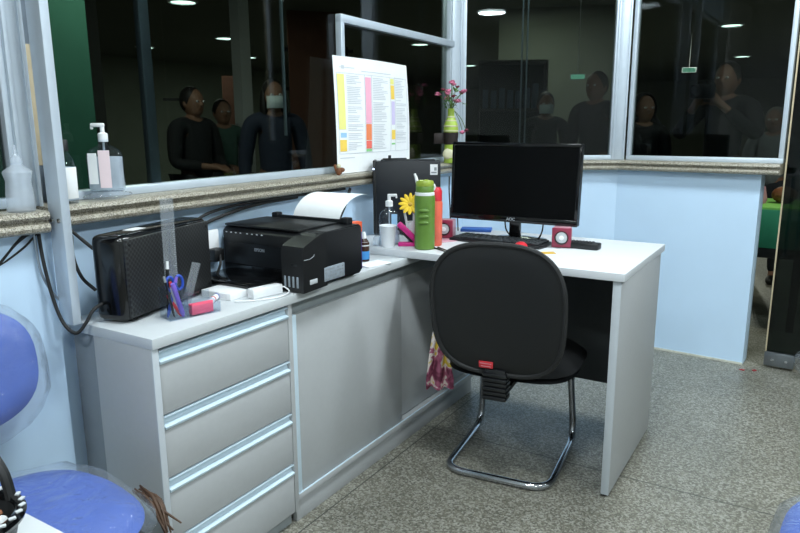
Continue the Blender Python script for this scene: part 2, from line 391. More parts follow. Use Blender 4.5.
sill(FP, 0, 'trim_1'); sill(FP, 1, 'trim_2'); sill(FP, 2, 'trim_3'); sill([FD[0], Vector((0.1465, -0.048))], 0, 'trim_4', -0.004)
WT = 2.25                                    # top of the glazing
wp = [FP[0], FP[1], FP[2], Vector((1.408, 2.668))]
for poly, i, nm in ((wp, 0, 'wall_left'), (wp, 1, 'wall_back'), (wp, 2, 'wall_right'), (FD, 0, 'wall_near')):
    bb = run(poly, i, -0.175, -0.055, 0.0, 0.957)
    bb.add(run(poly, i, -0.175, -0.055, WT, CEIL+0.02).bm)
    struct(nm, bb, 'wall')
bb = run(wp, 2, -0.056, -0.051, 0.0, 0.010); struct('baseboard_right', bb, 'skirting')
bb = run(wp, 1, -0.056, -0.051, 0.0, 0.010); struct('baseboard_back', bb, 'skirting')
# post at each bend of the glazing
def post(name, p, w, rz, z0=1.008, z1=WT, m='aluw', ribs=True):
    bb = B(); bb.box(-w/2, w/2, -0.045, 0.045, z0, z1, 0.004, T(p[0], p[1], 0, rz))
    if ribs: bb.box(-w/2-0.008, -w/2+0.002, -0.05, -0.03, z0, z1, 0.002, T(p[0], p[1], 0, rz)); bb.box(w/2-0.002, w/2+0.008, -0.05, -0.03, z0, z1, 0.002, T(p[0], p[1], 0, rz))
    return struct(name, bb, m)
g = offset(FP, -0.115)
post('trim_5', g[1]+Vector((-0.016, -0.030)), 0.064, radians(58))
post('trim_6', g[2]+Vector((-0.006, 0)), 0.05, radians(12))
gd = offset(FD, -0.115)
post('trim_7', Vector((0.020, -0.034)), 0.03, radians(84), m='aluw')
bb = B(); bb.box(-0.04, -0.012, -0.014, 0.062, 1.008, WT, 0.002); struct('trim_8', bb, 'alu_dull')
def window(name, poly, i, s0, s1, glass='smoked', top=WT, rails=(), bottom=1.008, hrail=0.024):
    root = thing(name, None, None, kind='structure')
    a, c = offset(poly, -0.115)[i], offset(poly, -0.115)[i+1]; d = (c-a).normalized(); L = (c-a).length; rz = atan2(d.y, d.x)
    mt = T(a.x, a.y, 0, rz)      # local x along the wall, -y into the room
    f = B(); f.box(s0, L-s1, -0.028, 0.022, bottom, bottom+hrail, 0.003, mt); f.box(s0, L-s1, -0.028, 0.022, top-0.04, top, 0.003, mt)
    f.box(s0, s0+0.022, -0.026, 0.02, bottom+hrail, top-0.04, 0.003, mt); f.box(L-s1-0.022, L-s1, -0.026, 0.02, bottom+hrail, top-0.04, 0.003, mt)
    obj('window_frame', f, 'aluw', root)
    p = B(); p.box(s0+0.015, L-s1-0.015, -0.003, 0.003, bottom+hrail-0.006, top-0.035, 0, mt); obj('pane', p, glass, root)
    return root, mt, L
w1, mt1, L1 = window('window_1', FP, 0, 0.085, 0.10)
k = B(); k.box(0.405, 0.44, 0.012, 0.035, 1.03, WT-0.04, 0.003, mt1); obj('mullion', k, 'alu_dull', w1)
k = B(); k.box(1.022, 1.030, 0.010, 0.020, 1.16, WT-0.04, 0.001, mt1); obj('glass_edge', k, 'aluw', w1)
k = B(); k.box(1.325, L1-0.09, -0.034, -0.006, 1.590, 1.622, 0.003, mt1); k.box(1.325, 1.350, -0.034, -0.006, 1.03, 1.595, 0.003, mt1); obj('casement_frame', k, 'aluw', w1)
w2, mt2, L2 = window('window_2', FP, 1, 0.03, 0.038)
for s in (0.345, 0.372):
    k = B(); k.box(s, s+0.007, 0.010, 0.022, 1.03, WT-0.04, 0.001, mt2); obj('glass_edge', k, 'alu_dull', w2)
w3, mt3, L3 = window('window_3', FP, 2, 0.045, 0.0)
w4, mt4, L4 = window('window_4', FD, 0, 0.0, 0.035)
# rest of the office shell
b = B(); b.box(-10, 7, -4, 22, CEIL, CEIL+0.08)
ceil = struct('ceiling', b, 'ceiling')
b = B(); b.box(-1.2, 4.6, -3.3, -3.2, 0, CEIL); struct('wall_front', b, 'wall_white')
b = B(); b.box(4.5, 4.6, -3.3, 2.85, 0, CEIL); struct('wall_far_right', b, 'wall_white')
b = B(); b.box(-1.2, -0.06, -1.7, -1.6, 0, CEIL); struct('wall_near_left', b, 'wall_white')
b = B(); b.box(-0.35, -0.25, -3.3, -1.6, 0, CEIL); struct('wall_side', b, 'wall_white')
# hall beyond the glass: outer walls, lower ceiling
b = B(); b.box(-9.6, 6.6, 21.0, 21.1, 0, CEIL); struct('wall_hall_back', b, 'hallwall')
b = B(); b.box(-9.6, -9.5, -3.9, 21, 0, CEIL); struct('wall_hall_left', b, 'hallwall')
b = B(); b.box(6.5, 6.6, -3.9, 21, 0, CEIL); struct('wall_hall_right', b, 'hallwall')
ho = offset(FP, -0.2)
b = B(); b.prism([(-9.5, -3.5), (FD[0].x-0.2, -1.5), (gd[1].x-0.1, gd[1].y), *[(p.x, p.y) for p in ho], (4.6, 2.95), (6.5, 2.95), (6.5, 21), (-9.5, 21)][::-1], HALL_Z, HALL_Z+0.05)
struct('ceiling_hall', b, 'hallceil')
for q in ((-3.4,),):
    b = B(); b.box(-3.5, -3.3, 7.0, 7.2, 0, HALL_Z)
b = B(); b.box(-0.95, 0.0, 0.0, 0.06, 0, HALL_Z, 0, T(-1.66, 1.33, 0, radians(57))); struct('wall_hall_green', b, 'green')
b = B(); b.box(-2.75, -2.60, 1.75, 2.06, 0, HALL_Z); struct('wall_hall_column', b, 'darkwall')
b = B(); b.box(-0.12, 0.12, -0.03, 0.03, 1.2, 1.75, 0, T(-4.05, 4.72, 0, radians(50))); b.box(-0.35, 0.3, -0.03, 0.03, 0, HALL_Z, 0, T(-3.40, 5.45, 0, radians(50))); b.box(-0.12, 0.12, 0.0, 0.03, 0, 1.2, 0, T(-4.05, 4.72, 0, radians(50)))
struct('wall_hall_brick', b, 'brick')
b = B()
for s in (-0.34, 0.0, 0.32): b.box(s-0.02, s+0.02, -0.08, -0.03, 0.9, 2.1, 0, T(-3.45, 5.5, 0, radians(50)))
for z in (1.2, 1.62, 2.05): b.box(-0.4, 0.4, -0.08, -0.03, z-0.02, z+0.02, 0, T(-3.45, 5.5, 0, radians(50)))
b.box(-0.45, -0.05, -0.08, -0.03, 1.50, 1.53, 0, T(-4.75, 4.9, 0, radians(50)))
struct('window_5', b, 'black')
b = B(); b.box(-2.62, -2.52, 3.3, 3.42, 0, HALL_Z); struct('wall_hall_pillar', b, 'wall_white')
b = B(); b.prism([(-1.60, 6.45), (-0.40, 6.86), (-0.43, 6.95), (-1.63, 6.54)], 0, HALL_Z); struct('wall_hall_partition', b, 'hallwall')

# fixed dark glass door beside the wall end
gdoor = thing('door_1', None, None, kind='structure')
dm = T(1.512, 2.755, 0, radians(-4))
k = B(); k.box(0.0, 0.9, -0.005, 0.005, 0.075, 2.3, 0.0, dm); obj('pane', k, 'smoked_door', gdoor)
k = B(); k.box(-0.007, 0.0, -0.006, 0.006, 0.075, 2.3, 0.001, dm); obj('glass_edge', k, 'beige', gdoor)
k = B(); k.box(-0.007, 0.125, -0.018, 0.018, 0.012, 0.082, 0.004, dm); obj('clamp', k, 'clamp', gdoor)
for sx in (0.03, 0.09):
    k = B(); k.lathe([(0, 0), (0.007, 0), (0.007, 0.003), (0, 0.004)], 12, mtx=dm @ T(sx, -0.018, 0.045, 0, pi/2)); obj('screw', k, 'chrome', gdoor)
d2 = thing('door_2', None, None, kind='structure')
k = B(); k.box(0.92, 3.1, -0.005, 0.005, 0.02, 2.3, 0, dm); obj('pane', k, 'smoked_door', d2)
b = B(); b.box(0, 3.1, -0.05, 0.05, 2.3, CEIL, 0, dm); struct('wall_over_door', b, 'wall_white')

# upright aluminium bar bolted to the sill, standing at the worktop's corner
pb = thing('aluminium_post', 'flat silver aluminium post bolted to the granite sill beside the black electronics box', 'post', (0.141, -0.022, 0.728))
k = B(); k.box(-0.027, 0.027, -0.011, 0.011, 0, CEIL-0.728, 0.002); obj('bar', k, 'aluw', pb)
for sx, z in ((-0.014, 0.252), (0.014, 0.252)):
    k = B(); k.lathe([(0, 0), (0.006, 0), (0.005, 0.003), (0, 0.004)], 12, mtx=T(sx, -0.011, z, 0, pi/2)); obj('bolt', k, 'chrome', pb)
k = B(); k.box(0.0, 0.004, -0.014, 0.014, -0.17, 0.12, 0.001); tag(obj('cardboard_strip', k, 'beige', None, loc=(-0.012, 0.036, 1.27)), 'narrow beige strip stuck upright in the window corner behind the aluminium post', 'strip')

# lamps of the office (out of frame above, mirrored in the glass) and of the hall
def lamp(name, label, x, y, z, r, m, group):
    root = thing(name, label, 'ceiling light', (x, y, z), 0, group)
    k = B(); k.lathe([(r+0.025, 0), (r+0.025, -0.012), (r, -0.02), (r-0.004, -0.008), (r-0.004, 0)], 28); obj('trim_ring', k, 'white', root)
    k = B(); k.lathe([(0, -0.008), (r-0.005, -0.008), (r-0.005, -0.003), (0, -0.003)], 28); obj('diffuser', k, m, root)
    return root
for q in OFFICE_LAMPS:
    r_ = thing('ceiling_light', 'round flush ceiling light over the office area', 'ceiling light', (q[0], q[1], CEIL), 0, 'office ceiling lights')
    k = B(); k.lathe([(0.18, 0), (0.19, -0.03), (0.175, -0.05), (0.17, -0.04), (0.17, 0)], 32); obj('housing', k, 'white', r_)
    k = B(); k.lathe([(0, -0.045), (0.168, -0.042), (0.168, -0.035), (0, -0.035)], 32); obj('diffuser', k, 'lamp', r_)
for q in HALL_LAMPS:  # discs built in the hall stand in for lamps mirrored in the windows
    lamp('hall_downlight', 'round downlight in the dark hall ceiling, standing in for a lamp mirrored in the glass', q[0], q[1], HALL_Z, 0.13, 'halllamp', 'hall downlights beyond the glass')
for x, y, rz, lb in ((-4.2, 13.3, 0.4, 'left'), (-4.4, 16.0, 0.3, 'right')):
    r_ = thing('tube_light', 'warm tube light on the hall ceiling, %s of the two behind the middle window' % lb, 'ceiling light', (x, y, HALL_Z-0.003), rz, 'hall tube lights')
    k = B(); k.box(-0.65, 0.65, -0.07, 0.07, -0.05, 0, 0.008); obj('housing', k, 'white', r_)
    for dy in (-0.035, 0.035):
        k = B(); k.tube([(-0.6, dy, -0.06), (0.6, dy, -0.06)], 0.018, 10); obj('tube', k, 'warmlamp', r_)
def sign(x, y, z, rz, label, sz=1.0):
    r_ = thing('exit_sign', label, 'sign', (x, y, z), rz)
    k = B(); k.box(-0.13*sz, 0.13*sz, -0.02, 0.02, 0, 0.1*sz, 0.006*sz); obj('housing', k, 'white', r_)
    k = B(); k.box(-0.115*sz, 0.115*sz, -0.024, -0.019, 0.012*sz, 0.088*sz, 0.002); obj('lit_panel', k, 'exit', r_)
    k = B(); k.tube([(0, 0, 0.1*sz), (0, 0, HALL_Z-z)], 0.004, 8); obj('hanger', k, 'white', r_)
sign(-0.12, 9.9, 1.93, radians(12), 'small pale green lit sign behind the right window, hung from the hall ceiling', 0.75)
sign(-0.24, 5.07, 1.58, radians(20), 'small pale green lit sign behind the middle window, above two dark figures', 0.5)

# ------------------------------------------------------------------ furniture
# drawer unit
du = thing('drawer_cabinet', 'light grey four-drawer cabinet at near end of the worktop', 'cabinet', (0.25, 0.0, 0.0))
def LX(x): return x-0.25
k = B(); k.box(LX(0.19), LX(0.402), 0.0, 0.018, 0.045, 0.698, 0.001); obj('side_panel', k, 'lam', du)
k = B(); k.box(LX(0.097), LX(0.187), 0.008, 0.018, 0.0, 0.698, 0.001); obj('filler_panel', k, 'lamfill', du)
k = B(); k.box(LX(0.10), LX(0.402), 0.466, 0.482, 0.045, 0.698, 0.001); obj('side_panel', k, 'lam', du)
k = B(); k.box(LX(0.10), LX(0.112), 0.018, 0.466, 0.045, 0.698); obj('back_panel', k, 'lam', du)
k = B(); k.box(LX(0.13), LX(0.378), 0.012, 0.47, 0.0, 0.045); obj('plinth', k, 'lamdark', du)
HPROF = [(0.0, 0.0), (0.0, 0.031), (-0.010, 0.031), (-0.012, 0.026), (-0.009, 0.014), (-0.014, 0.006), (-0.003, 0.0)]
for z1 in (0.690, 0.5285, 0.367, 0.2055):
    z0 = z1-0.158
    dr = B(); dr.box(LX(0.14), LX(0.398), 0.028, 0.458, z0+0.02, z1-0.04, 0.001); dr.box(LX(0.386), LX(0.4), 0.021, 0.464, z0, z1-0.034, 0.001)
    d_ = obj('drawer', dr, 'lam', du)
    h = B(); t = bmesh.new(); pr = [(0.386, z1-0.034), (0.4025, z1-0.034), (0.405, z1-0.030), (0.405, z1-0.0265), (0.394, z1-0.022), (0.391, z1-0.012), (0.394, z1-0.005), (0.4025, z1-0.004), (0.4025, z1-0.001), (0.386, z1-0.001)]
    R = [[t.verts.new((LX(x), y, z)) for x, z in pr] for y in (0.021, 0.464)]
    for j in range(len(pr)): t.faces.new((R[0][j], R[0][(j+1) % len(pr)], R[1][(j+1) % len(pr)], R[1][j]))
    t.faces.new(R[0]); t.faces.new(R[1][::-1]); h.add(t); obj('handle', h, 'handle', d_)
k = B(); k.box(LX(0.4015), LX(0.4045), 0.0, 0.018, 0.045, 0.698, 0.0008); obj('lit_edge', k, 'lamlit', du)  # strip painted lighter than the laminate for light caught on the edge
# sliding door unit
su = thing('sliding_door_cabinet', 'long light grey cabinet with two sliding doors under the worktop, beside the drawers', 'cabinet', (0.25, 0.485, 0.0))
def P2(name, x0, x1, y0, y1, z0, z1, m, par=su, bev=0.001):
    k = B(); k.box(LX(x0), LX(x1), y0-0.485, y1-0.485, z0, z1, bev); return obj(name, k, m, par)
P2('side_panel', 0.10, 0.378, 0.485, 0.50, 0.09, 0.69, 'lam'); P2('side_panel', 0.10, 0.378, 1.69, 1.706, 0.09, 0.69, 'lam')
P2('back_panel', 0.088, 0.10, 0.485, 1.706, 0.05, 0.697, 'lam')
P2('top_rail', 0.345, 0.372, 0.485, 1.706, 0.645, 0.697, 'lamdark'); P2('bottom_rail', 0.16, 0.397, 0.485, 1.706, 0.072, 0.091, 'lam'); P2('plinth', 0.37, 0.388, 0.485, 1.706, 0.0, 0.072, 'lam')  # top rail's darker grey holds the shade under the worktop
P2('rail_lip', 0.391, 0.397, 0.485, 1.706, 0.091, 0.094, 'handle')
sd = P2('sliding_door', 0.375, 0.391, 0.508, 1.096, 0.095, 0.655, 'lam'); P2('edge_pull', 0.376, 0.395, 0.488, 0.508, 0.095, 0.657, 'handle', sd, 0.002)
sd = P2('sliding_door', 0.352, 0.368, 1.06, 1.688, 0.095, 0.655, 'lam')
k = B(); k.box(0.088, 0.4086, 0.0, 1.72, 0.698, 0.724, 0.0012); tag(obj('worktop', k, 'lamtop'), 'light grey worktop running over the drawers and the sliding door cabinet', 'worktop')
# desk
dk = thing('desk', 'white-topped office desk on a grey end panel, holding the black monitor', 'desk', (0.63, 1.41, 0.0))
def P3(name, x0, x1, y0, y1, z0, z1, m, bev=0.0012, par=dk):
    k = B(); k.box(x0-0.63, x1-0.63, y0-1.41, y1-1.41, z0, z1, bev); return obj(name, k, m, par)
P3('desktop', 0.085, 1.1786, 1.106, 1.72, 0.7245, 0.75, 'desk')
P3('end_panel', 1.143, 1.168, 1.117, 1.709, 0.008, 0.7245, 'lam')
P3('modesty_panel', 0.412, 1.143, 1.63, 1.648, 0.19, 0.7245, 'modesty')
P3('lit_edge', 1.143, 1.168, 1.114, 1.118, 0.008, 0.7245, 'lamlit', 0.0008)  # lighter grey puts the light on the panel's front edge into colour
for y in (1.13, 1.67): P3('levelling_foot', 1.146, 1.165, y, y+0.025, 0.0, 0.008, 'black', 0.001)

# ------------------------------------------------------------------ office chair at the desk
ch = thing('office_chair', 'black cantilever office chair with its back to us, pushed in under the desk', 'chair', (0.785, 1.22, 0.0), radians(7))
k = B(); k.tube(fillet([(-0.155, -0.02, 0.362), (-0.165, 0.185, 0.365), (-0.185, 0.225, 0.013), (-0.182, -0.205, 0.013), (0.182, -0.205, 0.013), (0.185, 0.225, 0.013), (0.165, 0.185, 0.365), (0.155, -0.02, 0.362)], 0.075, 8), 0.0125, 12)
obj('sled_frame', k, 'chrome', ch)
k = B(); k.pad(0.23, 0.225, 0.02, 0.035, 3.2, mtx=T(0.012, 0.015, 0.392) @ Matrix.Rotation(pi/2, 4, 'X')); obj('seat', k, 'black_fabric', ch)
k = B(); k.pad(0.222, 0.218, 0.028, 0.004, 3.4, mtx=T(0.012, 0.012, 0.372) @ Matrix.Rotation(-pi/2, 4, 'X')); obj('seat_shell', k, 'shell', ch)
BM = T(0.016, -0.262, 0.619, 0, radians(7)) @ Matrix.Diagonal((0.955, 1, 0.985, 1))
bk = B(); bk.pad(0.222, 0.222, 0.012, 0.012, 3.0, bend=-0.55, taper=0.03, mtx=BM); bs = obj('backrest_shell', bk, 'shell', ch)
bk = B(); bk.pad(0.212, 0.212, 0.004, 0.042, 3.0, bend=-0.55, taper=0.03, mtx=BM @ T(0, 0.012, 0)); obj('backrest_cushion', bk, 'black_fabric', ch)
def ol(a, hw=0.222, hh=0.222, n=3.0):
    c, d = cos(a), sin(a); x = hw*math.copysign(abs(c)**(2/n), c); z = hh*math.copysign(abs(d)**(2/n), d); x *= 1+0.03*z/hh
    return BM @ Vector((x, -0.55*x*x, z))
bk = B(); bk.tube([ol(2*pi*i/60) for i in range(60)], 0.0085, 8, closed=True); obj('edge_piping', bk, 'rubber', ch)
k = B()
for i in range(6):
    z = 0.318+i*0.0155; k.box(-0.034, 0.046, -0.262+0.003*(i % 2), -0.205, z, z+0.0125, 0.003)
k.box(-0.028, 0.040, -0.252, -0.19, 0.318, 0.42, 0.004); obj('bracket_bellows', k, 'black_plastic', ch)
k = B(); k.box(-0.028, 0.040, -0.23, 0.03, 0.326, 0.345, 0.003); obj('support_plate', k, 'black', ch)
k = B(); k.box(-0.025, 0.025, -0.0035, 0.0, -0.012, 0.012, 0.002, BM @ T(-0.042, -0.0125, -0.187)); tgo = obj('maker_tag', k, 'red', ch)
tag(tgo, 'small red tag')
k = B()
for i, w in enumerate((0.040, 0.034)): k.box(-w/2, w/2, -0.0041, -0.0034, 0.004-0.010*i, 0.006-0.010*i, 0, BM @ T(-0.042, -0.0125, -0.187))
obj('tag_print', k, 'pinkpl', tgo)
# floral cloth hanging at the chair's left side
def cloth(u, v):
    z = -0.215*v + 0.003*sin(9*u)
    w = 0.022+0.034*v-0.02*max(0, v-0.8)*5*0.4
    y = (u-0.5)*2*w; x = 0.016*sin(u*13+v*2)*(0.4+v*0.6) - 0.012*v
    return (x, y, z)
k = B(); k.sheet(cloth, 26, 16, 0.004)
tag(obj('floral_cloth', k, 'floral', None, 60, loc=(0.558, 1.085, 0.475), rz=radians(-58)), 'pink and yellow floral cloth hanging at the left side of the black chair', 'cloth')

# ------------------------------------------------------------------ monitor, keyboard, mouse, desk things
mo = thing('computer_monitor', 'black flat computer monitor standing switched off on the white desk', 'monitor', (0.70, 1.515, 0.75))
k = B(); k.lathe([(0, 0), (0.1, 0), (0.1, 0.006), (0.03, 0.012), (0, 0.012)], 36, sx=1.05, sy=0.55); obj('stand_base', k, 'gloss', mo, loc=(-0.035, 0.045, 0))
k = B(); k.box(-0.072, -0.028, 0.005, 0.03, 0.008, 0.20, 0.006); obj('stand_neck', k, 'gloss', mo)
mm = T(-0.054, 0, 0.225, radians(2.2), radians(-2), radians(0.5))
k = B(); k.box(-0.258, 0.258, -0.012, 0.022, -0.152, 0.152, 0.005, mm); k.box(-0.17, 0.17, 0.02, 0.045, -0.11, 0.1, 0.012, mm); obj('housing', k, 'black_plastic', mo)
k = B()
for x0, x1, z0, z1 in ((-0.258, 0.258, 0.138, 0.152), (-0.258, 0.258, -0.152, -0.128), (-0.258, -0.246, -0.13, 0.14), (0.246, 0.258, -0.13, 0.14)): k.box(x0, x1, -0.017, -0.008, z0, z1, 0.002, mm)
bz = obj('bezel', k, 'gloss', mo)
k = B(); k.box(-0.247, 0.247, -0.0135, -0.011, -0.129, 0.139, 0, mm); obj('screen', k, 'screen', mo)
text_mesh('logo', 'AOC', 0.016, mm @ T(0.0, -0.0175, -0.140, 0, pi/2), 'silverlogo', mo, bold=0.0004)
kb = thing('keyboard', 'black computer keyboard in front of the monitor stand', 'keyboard', (0.625, 1.434, 0.75), radians(-3))
k = B(); k.prism([(-0.19, -0.055), (0.19, -0.055), (0.195, 0.0), (0.185, 0.07), (-0.185, 0.07), (-0.195, 0.0)], 0.0, 0.012, 0.003); obj('base', k, 'black_plastic', kb)
nk = 0
for r in range(5):
    nn = (16, 16, 15, 14, 9)[4-r] if r else 9
    x = -0.18; y = -0.046+r*0.0225
    ws = [1.0]*nn
    if r == 0: ws = [1.3, 1, 1.2, 5.2, 1.2, 1, 1, 1, 1.3]
    tot = sum(ws); u = 0.36/tot
    for w in ws:
        k = B(); k.box(x+0.0015, x+w*u-0.0015, y, y+0.0185, 0.011, 0.018, 0.002); obj('key', k, 'keycap', kb); x += w*u
ms = thing('computer_mouse', 'red computer mouse on desk, half hidden behind the black chair back', 'mouse', (0.738, 1.375, 0.75), radians(20))
k = B(); k.ball((0, 0, 0.0), (0.028, 0.048, 0.022), 20, 12); bmesh.ops.bisect_plane(k.bm, geom=k.bm.verts[:]+k.bm.edges[:]+k.bm.faces[:], plane_co=(0, 0, 0.0), plane_no=(0, 0, -1), clear_outer=True)
obj('shell', k, 'redmouse', ms)
k = B(); k.lathe([(0.006, -0.003), (0.006, 0.003), (0, 0.003)], 12, mtx=T(0, 0.025, 0.018, 0, 0, pi/2)); obj('scroll_wheel', k, 'black', ms)
def speaker(x, y, rz, label):
    s = thing('desktop_speaker', label, 'speaker', (x, y, 0.75), rz, 'pair of small cube speakers')
    k = B(); k.box(-0.034, 0.034, 0.0, 0.062, 0.003, 0.073, 0.006); obj('cabinet', k, 'pinkpl', s)
    k = B(); k.box(-0.035, 0.035, -0.006, 0.003, 0.002, 0.074, 0.003); obj('front_panel', k, 'crimson', s)
    k = B(); k.lathe([(0.0245, 0), (0.025, 0.004), (0.022, 0.003), (0.021, -0.001)], 26, mtx=T(0, -0.006, 0.038, 0, pi/2)); obj('cone_ring', k, 'black', s)
    k = B(); k.ball((0, -0.006, 0.038), (0.021, 0.004, 0.021), 24, 12); obj('cone', k, 'lightgrey', s); k = B(); k.ball((0, -0.0095, 0.038), (0.009, 0.002, 0.009), 16, 8); obj('dust_cap', k, 'white', s)
    for sx in (-0.02, 0.02):
        k = B(); k.box(sx-0.008, sx+0.008, 0.005, 0.05, 0, 0.003, 0.001); obj('foot', k, 'black', s)
speaker(0.866, 1.448, radians(14), 'small dark red cube speaker beside the black handset, right of the pair')
speaker(0.392, 1.425, radians(14), 'small dark red cube speaker behind green bottle, left of the pair')
hs = thing('remote_handset', 'black handset with small keys lying on the right part of the white desk', 'handset', (0.932, 1.475, 0.75), radians(0))
k = B(); k.box(-0.068, 0.068, -0.024, 0.024, 0, 0.024, 0.006); obj('body', k, 'black_plastic', hs)
k = B()
for i in range(7):
    for j in range(3): k.box(-0.035+i*0.012, -0.027+i*0.012, -0.016+j*0.011, -0.009+j*0.011, 0.023, 0.0275, 0.001)
obj('keypad', k, 'keycap', hs)
k = B(); k.box(-0.022, 0.022, -0.02, 0.02, 0, 0.0012); tag(obj('sticky_note', k, 'gold', None, loc=(0.862, 1.325, 0.75), rz=radians(35)), 'yellow paper note on the desk beside the chair back', 'note')
k = B(); k.box(-0.065, 0.065, -0.035, 0.035, 0, 0.012, 0.002); tag(obj('blue_folder', k, 'bluecard', None, loc=(0.42, 1.665, 0.75), rz=radians(20)), 'blue folder lying on desk behind the monitor', 'folder')
k = B(); k.box(-0.03, 0.04, -0.05, 0.05, 0, 0.002, 0.0005); tag(obj('pink_card', k, 'pinkpl', None, loc=(0.425, 1.39, 0.75), rz=radians(-30)), 'pale pink card lying on the desk between green bottle and keyboard', 'card')

# green drink bottle
gb = thing('drink_bottle', 'olive green drinking bottle with a raised white spout, standing on the desk', 'bottle', (0.440, 1.182, 0.75))
bp_ = [(0, 0), (0.033, 0), (0.0365, 0.004), (0.037, 0.05), (0.0365, 0.10), (0.037, 0.15), (0.0375, 0.188), (0.036, 0.196), (0.033, 0.198), (0, 0.198)]
k = B(); k.lathe(bp_, 40)
for v in k.bm.verts:
    a = atan2(v.co.y, v.co.x)
    da = (a+1.15+pi) % (2*pi)-pi
    if abs(da) < 0.6 and 0.08 < v.co.z < 0.16: v.co.xy *= 1-0.04
obj('body', k, 'bottle', gb)
for z in (0.10, 0.122, 0.144):
    k = B(); k.ball((0, 0, 0), (0.019, 0.005, 0.007), 16, 8, mtx=T(0.036*sin(0.42), -0.036*cos(0.42), z, 0.42)); obj('grip_dimple', k, 'bottle', gb)
k = B(); k.lathe([(0.0335, 0.196), (0.0355, 0.197), (0.0355, 0.207), (0.033, 0.208)], 40); obj('collar', k, 'white', gb)
k = B(); k.lathe([(0, 0.207), (0.0325, 0.207), (0.033, 0.228), (0.030, 0.232), (0.026, 0.232), (0.024, 0.226), (0, 0.226)], 40); ld = obj('lid', k, 'bottle', gb)
k = B(); k.lathe([(0.0318, 0.230), (0.0325, 0.232), (0.0325, 0.244), (0.030, 0.249), (0.027, 0.246), (0.027, 0.230)], 40); k.ball((0.005, 0.004, 0.242), (0.016, 0.014, 0.011)); obj('lid_cap', k, 'lime', ld)
k = B(); k.tube([(-0.022, -0.014, 0.238), (-0.027, -0.017, 0.262), (-0.031, -0.02, 0.274)], [0.0065, 0.0055, 0.004], 10); obj('spout', k, 'white', ld)
k = B(); k.tube([(0.026, 0.018, 0.214), (0.031, 0.02, 0.226), (0.027, 0.018, 0.236)], 0.004, 8); obj('hinge', k, 'white', ld)
# coral bottle behind
cb = thing('coral_tumbler', 'slim coral red bottle standing close behind the green drinking bottle', 'bottle', (0.437, 1.265, 0.75))
k = B(); k.lathe([(0, 0), (0.024, 0), (0.027, 0.004), (0.028, 0.16), (0.026, 0.168), (0, 0.168)], 28); obj('body', k, 'coral', cb)
k = B(); k.lathe([(0.024, 0.168), (0.026, 0.17), (0.026, 0.205), (0.020, 0.218), (0, 0.219)], 28); obj('cap', k, 'redmouse', cb)
for i, (dx, dy) in enumerate(((0.0, 0.0), (0.011, 0.012))):
    k = B(); k.tube([(0, 0, 0.004), (0.11, 0.03, 0.004)], [0.0035, 0.0035, 0.0035, 0.001], 8)
    tag(obj('pen', k, 'black', None, loc=(0.468+dx, 1.20+dy, 0.75), rz=radians(-50)), 'black pen lying on desk at the foot of the coral bottle, %s of two' % ('nearer', 'farther')[i], 'pen', 'pens by the coral bottle')
# pump sanitizer on desk and white cup
def pump_bottle(root, w, d, h, neck, body_m, pump_m, label_m, lab, spout=0.03, ang=0.0, liquid=None):
    n = 3.2; t = bmesh.new(); seg = 32; R = []
    prof = [(0.9, 0), (1, 0.006), (1, h*0.74), (0.93, h*0.82), (0.72, h*0.91), (0.38, h*0.97), (0.30, h), (0.30, h+0.012)]
    def ring(s, z, sh=0.0):
        out = []
        for j in range(seg):
            a = 2*pi*j/seg; c, e = cos(a), sin(a); q = n if s > 0.7 else 2.0
            x = w/2*s*math.copysign(abs(c)**(2/q), c); y = d/2*s*math.copysign(abs(e)**(2/q), e)
            if s <= 0.4: r = w/2*s; x, y = r*c, r*e
            out.append((x*(1-sh), y*(1-sh), z))
        return out
    def build(pf, sh):
        t = bmesh.new(); RR = [[t.verts.new(p) for p in ring(s, z, sh)] for s, z in pf]
        for A, C in zip(RR, RR[1:]):
            for j in range(seg): t.faces.new((A[j], A[(j+1) % seg], C[(j+1) % seg], C[j]))
        t.faces.new(RR[0][::-1]); t.faces.new(RR[-1]); kk = B(); kk.add(t); return kk
    obj('bottle', build(prof, 0), body_m, root)
    if liquid: obj('liquid', build([(0.9, 0.004), (1, 0.008), (1, liquid)], 0.05), 'gel', root)
    k = B(); k.lathe([(0, h+0.006), (neck, h+0.006), (neck, h+0.026), (neck*0.8, h+0.028), (neck*0.45, h+0.030), (neck*0.45, h+0.045), (0, h+0.045)], 20); pp = obj('pump', k, pump_m, root)
    k = B(); k.box(-0.006, spout, -0.0055, 0.0055, h+0.043, h+0.053, 0.003, T(0, 0, 0, ang)); k.box(spout-0.006, spout+0.001, -0.004, 0.004, h+0.037, h+0.046, 0.002, T(0, 0, 0, ang)); obj('nozzle', k, pump_m, pp)
    k = B(); k.tube([(0, 0, 0.012), (0, 0, h+0.008)], 0.003, 8); obj('dip_tube', k, 'milky', pp)
    for i, (x0, x1, z0, z1, m) in enumerate(lab):
        k = B(); k.box(x0, x1, -d/2-0.0012, -d/2-0.0002, z0, z1, 0); obj('label_sticker', k, m, root)
sb = thing('hand_sanitizer', 'clear hand sanitizer bottle with a white pump on desk, behind the white cup', 'bottle', (0.272, 1.205, 0.75), radians(28))
pump_bottle(sb, 0.078, 0.05, 0.138, 0.014, 'clear', 'white', 'white', [(0.010, 0.032, 0.07, 0.118, 'pblue')], 0.03, 0, 0.07)
cu = thing('plastic_cup', 'white plastic cup in front of the clear pump bottle on the desk', 'cup', (0.303, 1.146, 0.75))
k = B(); k.lathe([(0, 0), (0.023, 0), (0.0245, 0.004), (0.031, 0.078), (0.0325, 0.08), (0.031, 0.082), (0.0295, 0.078), (0.023, 0.008), (0, 0.006)], 30); obj('cup_wall', k, 'cup', cu)
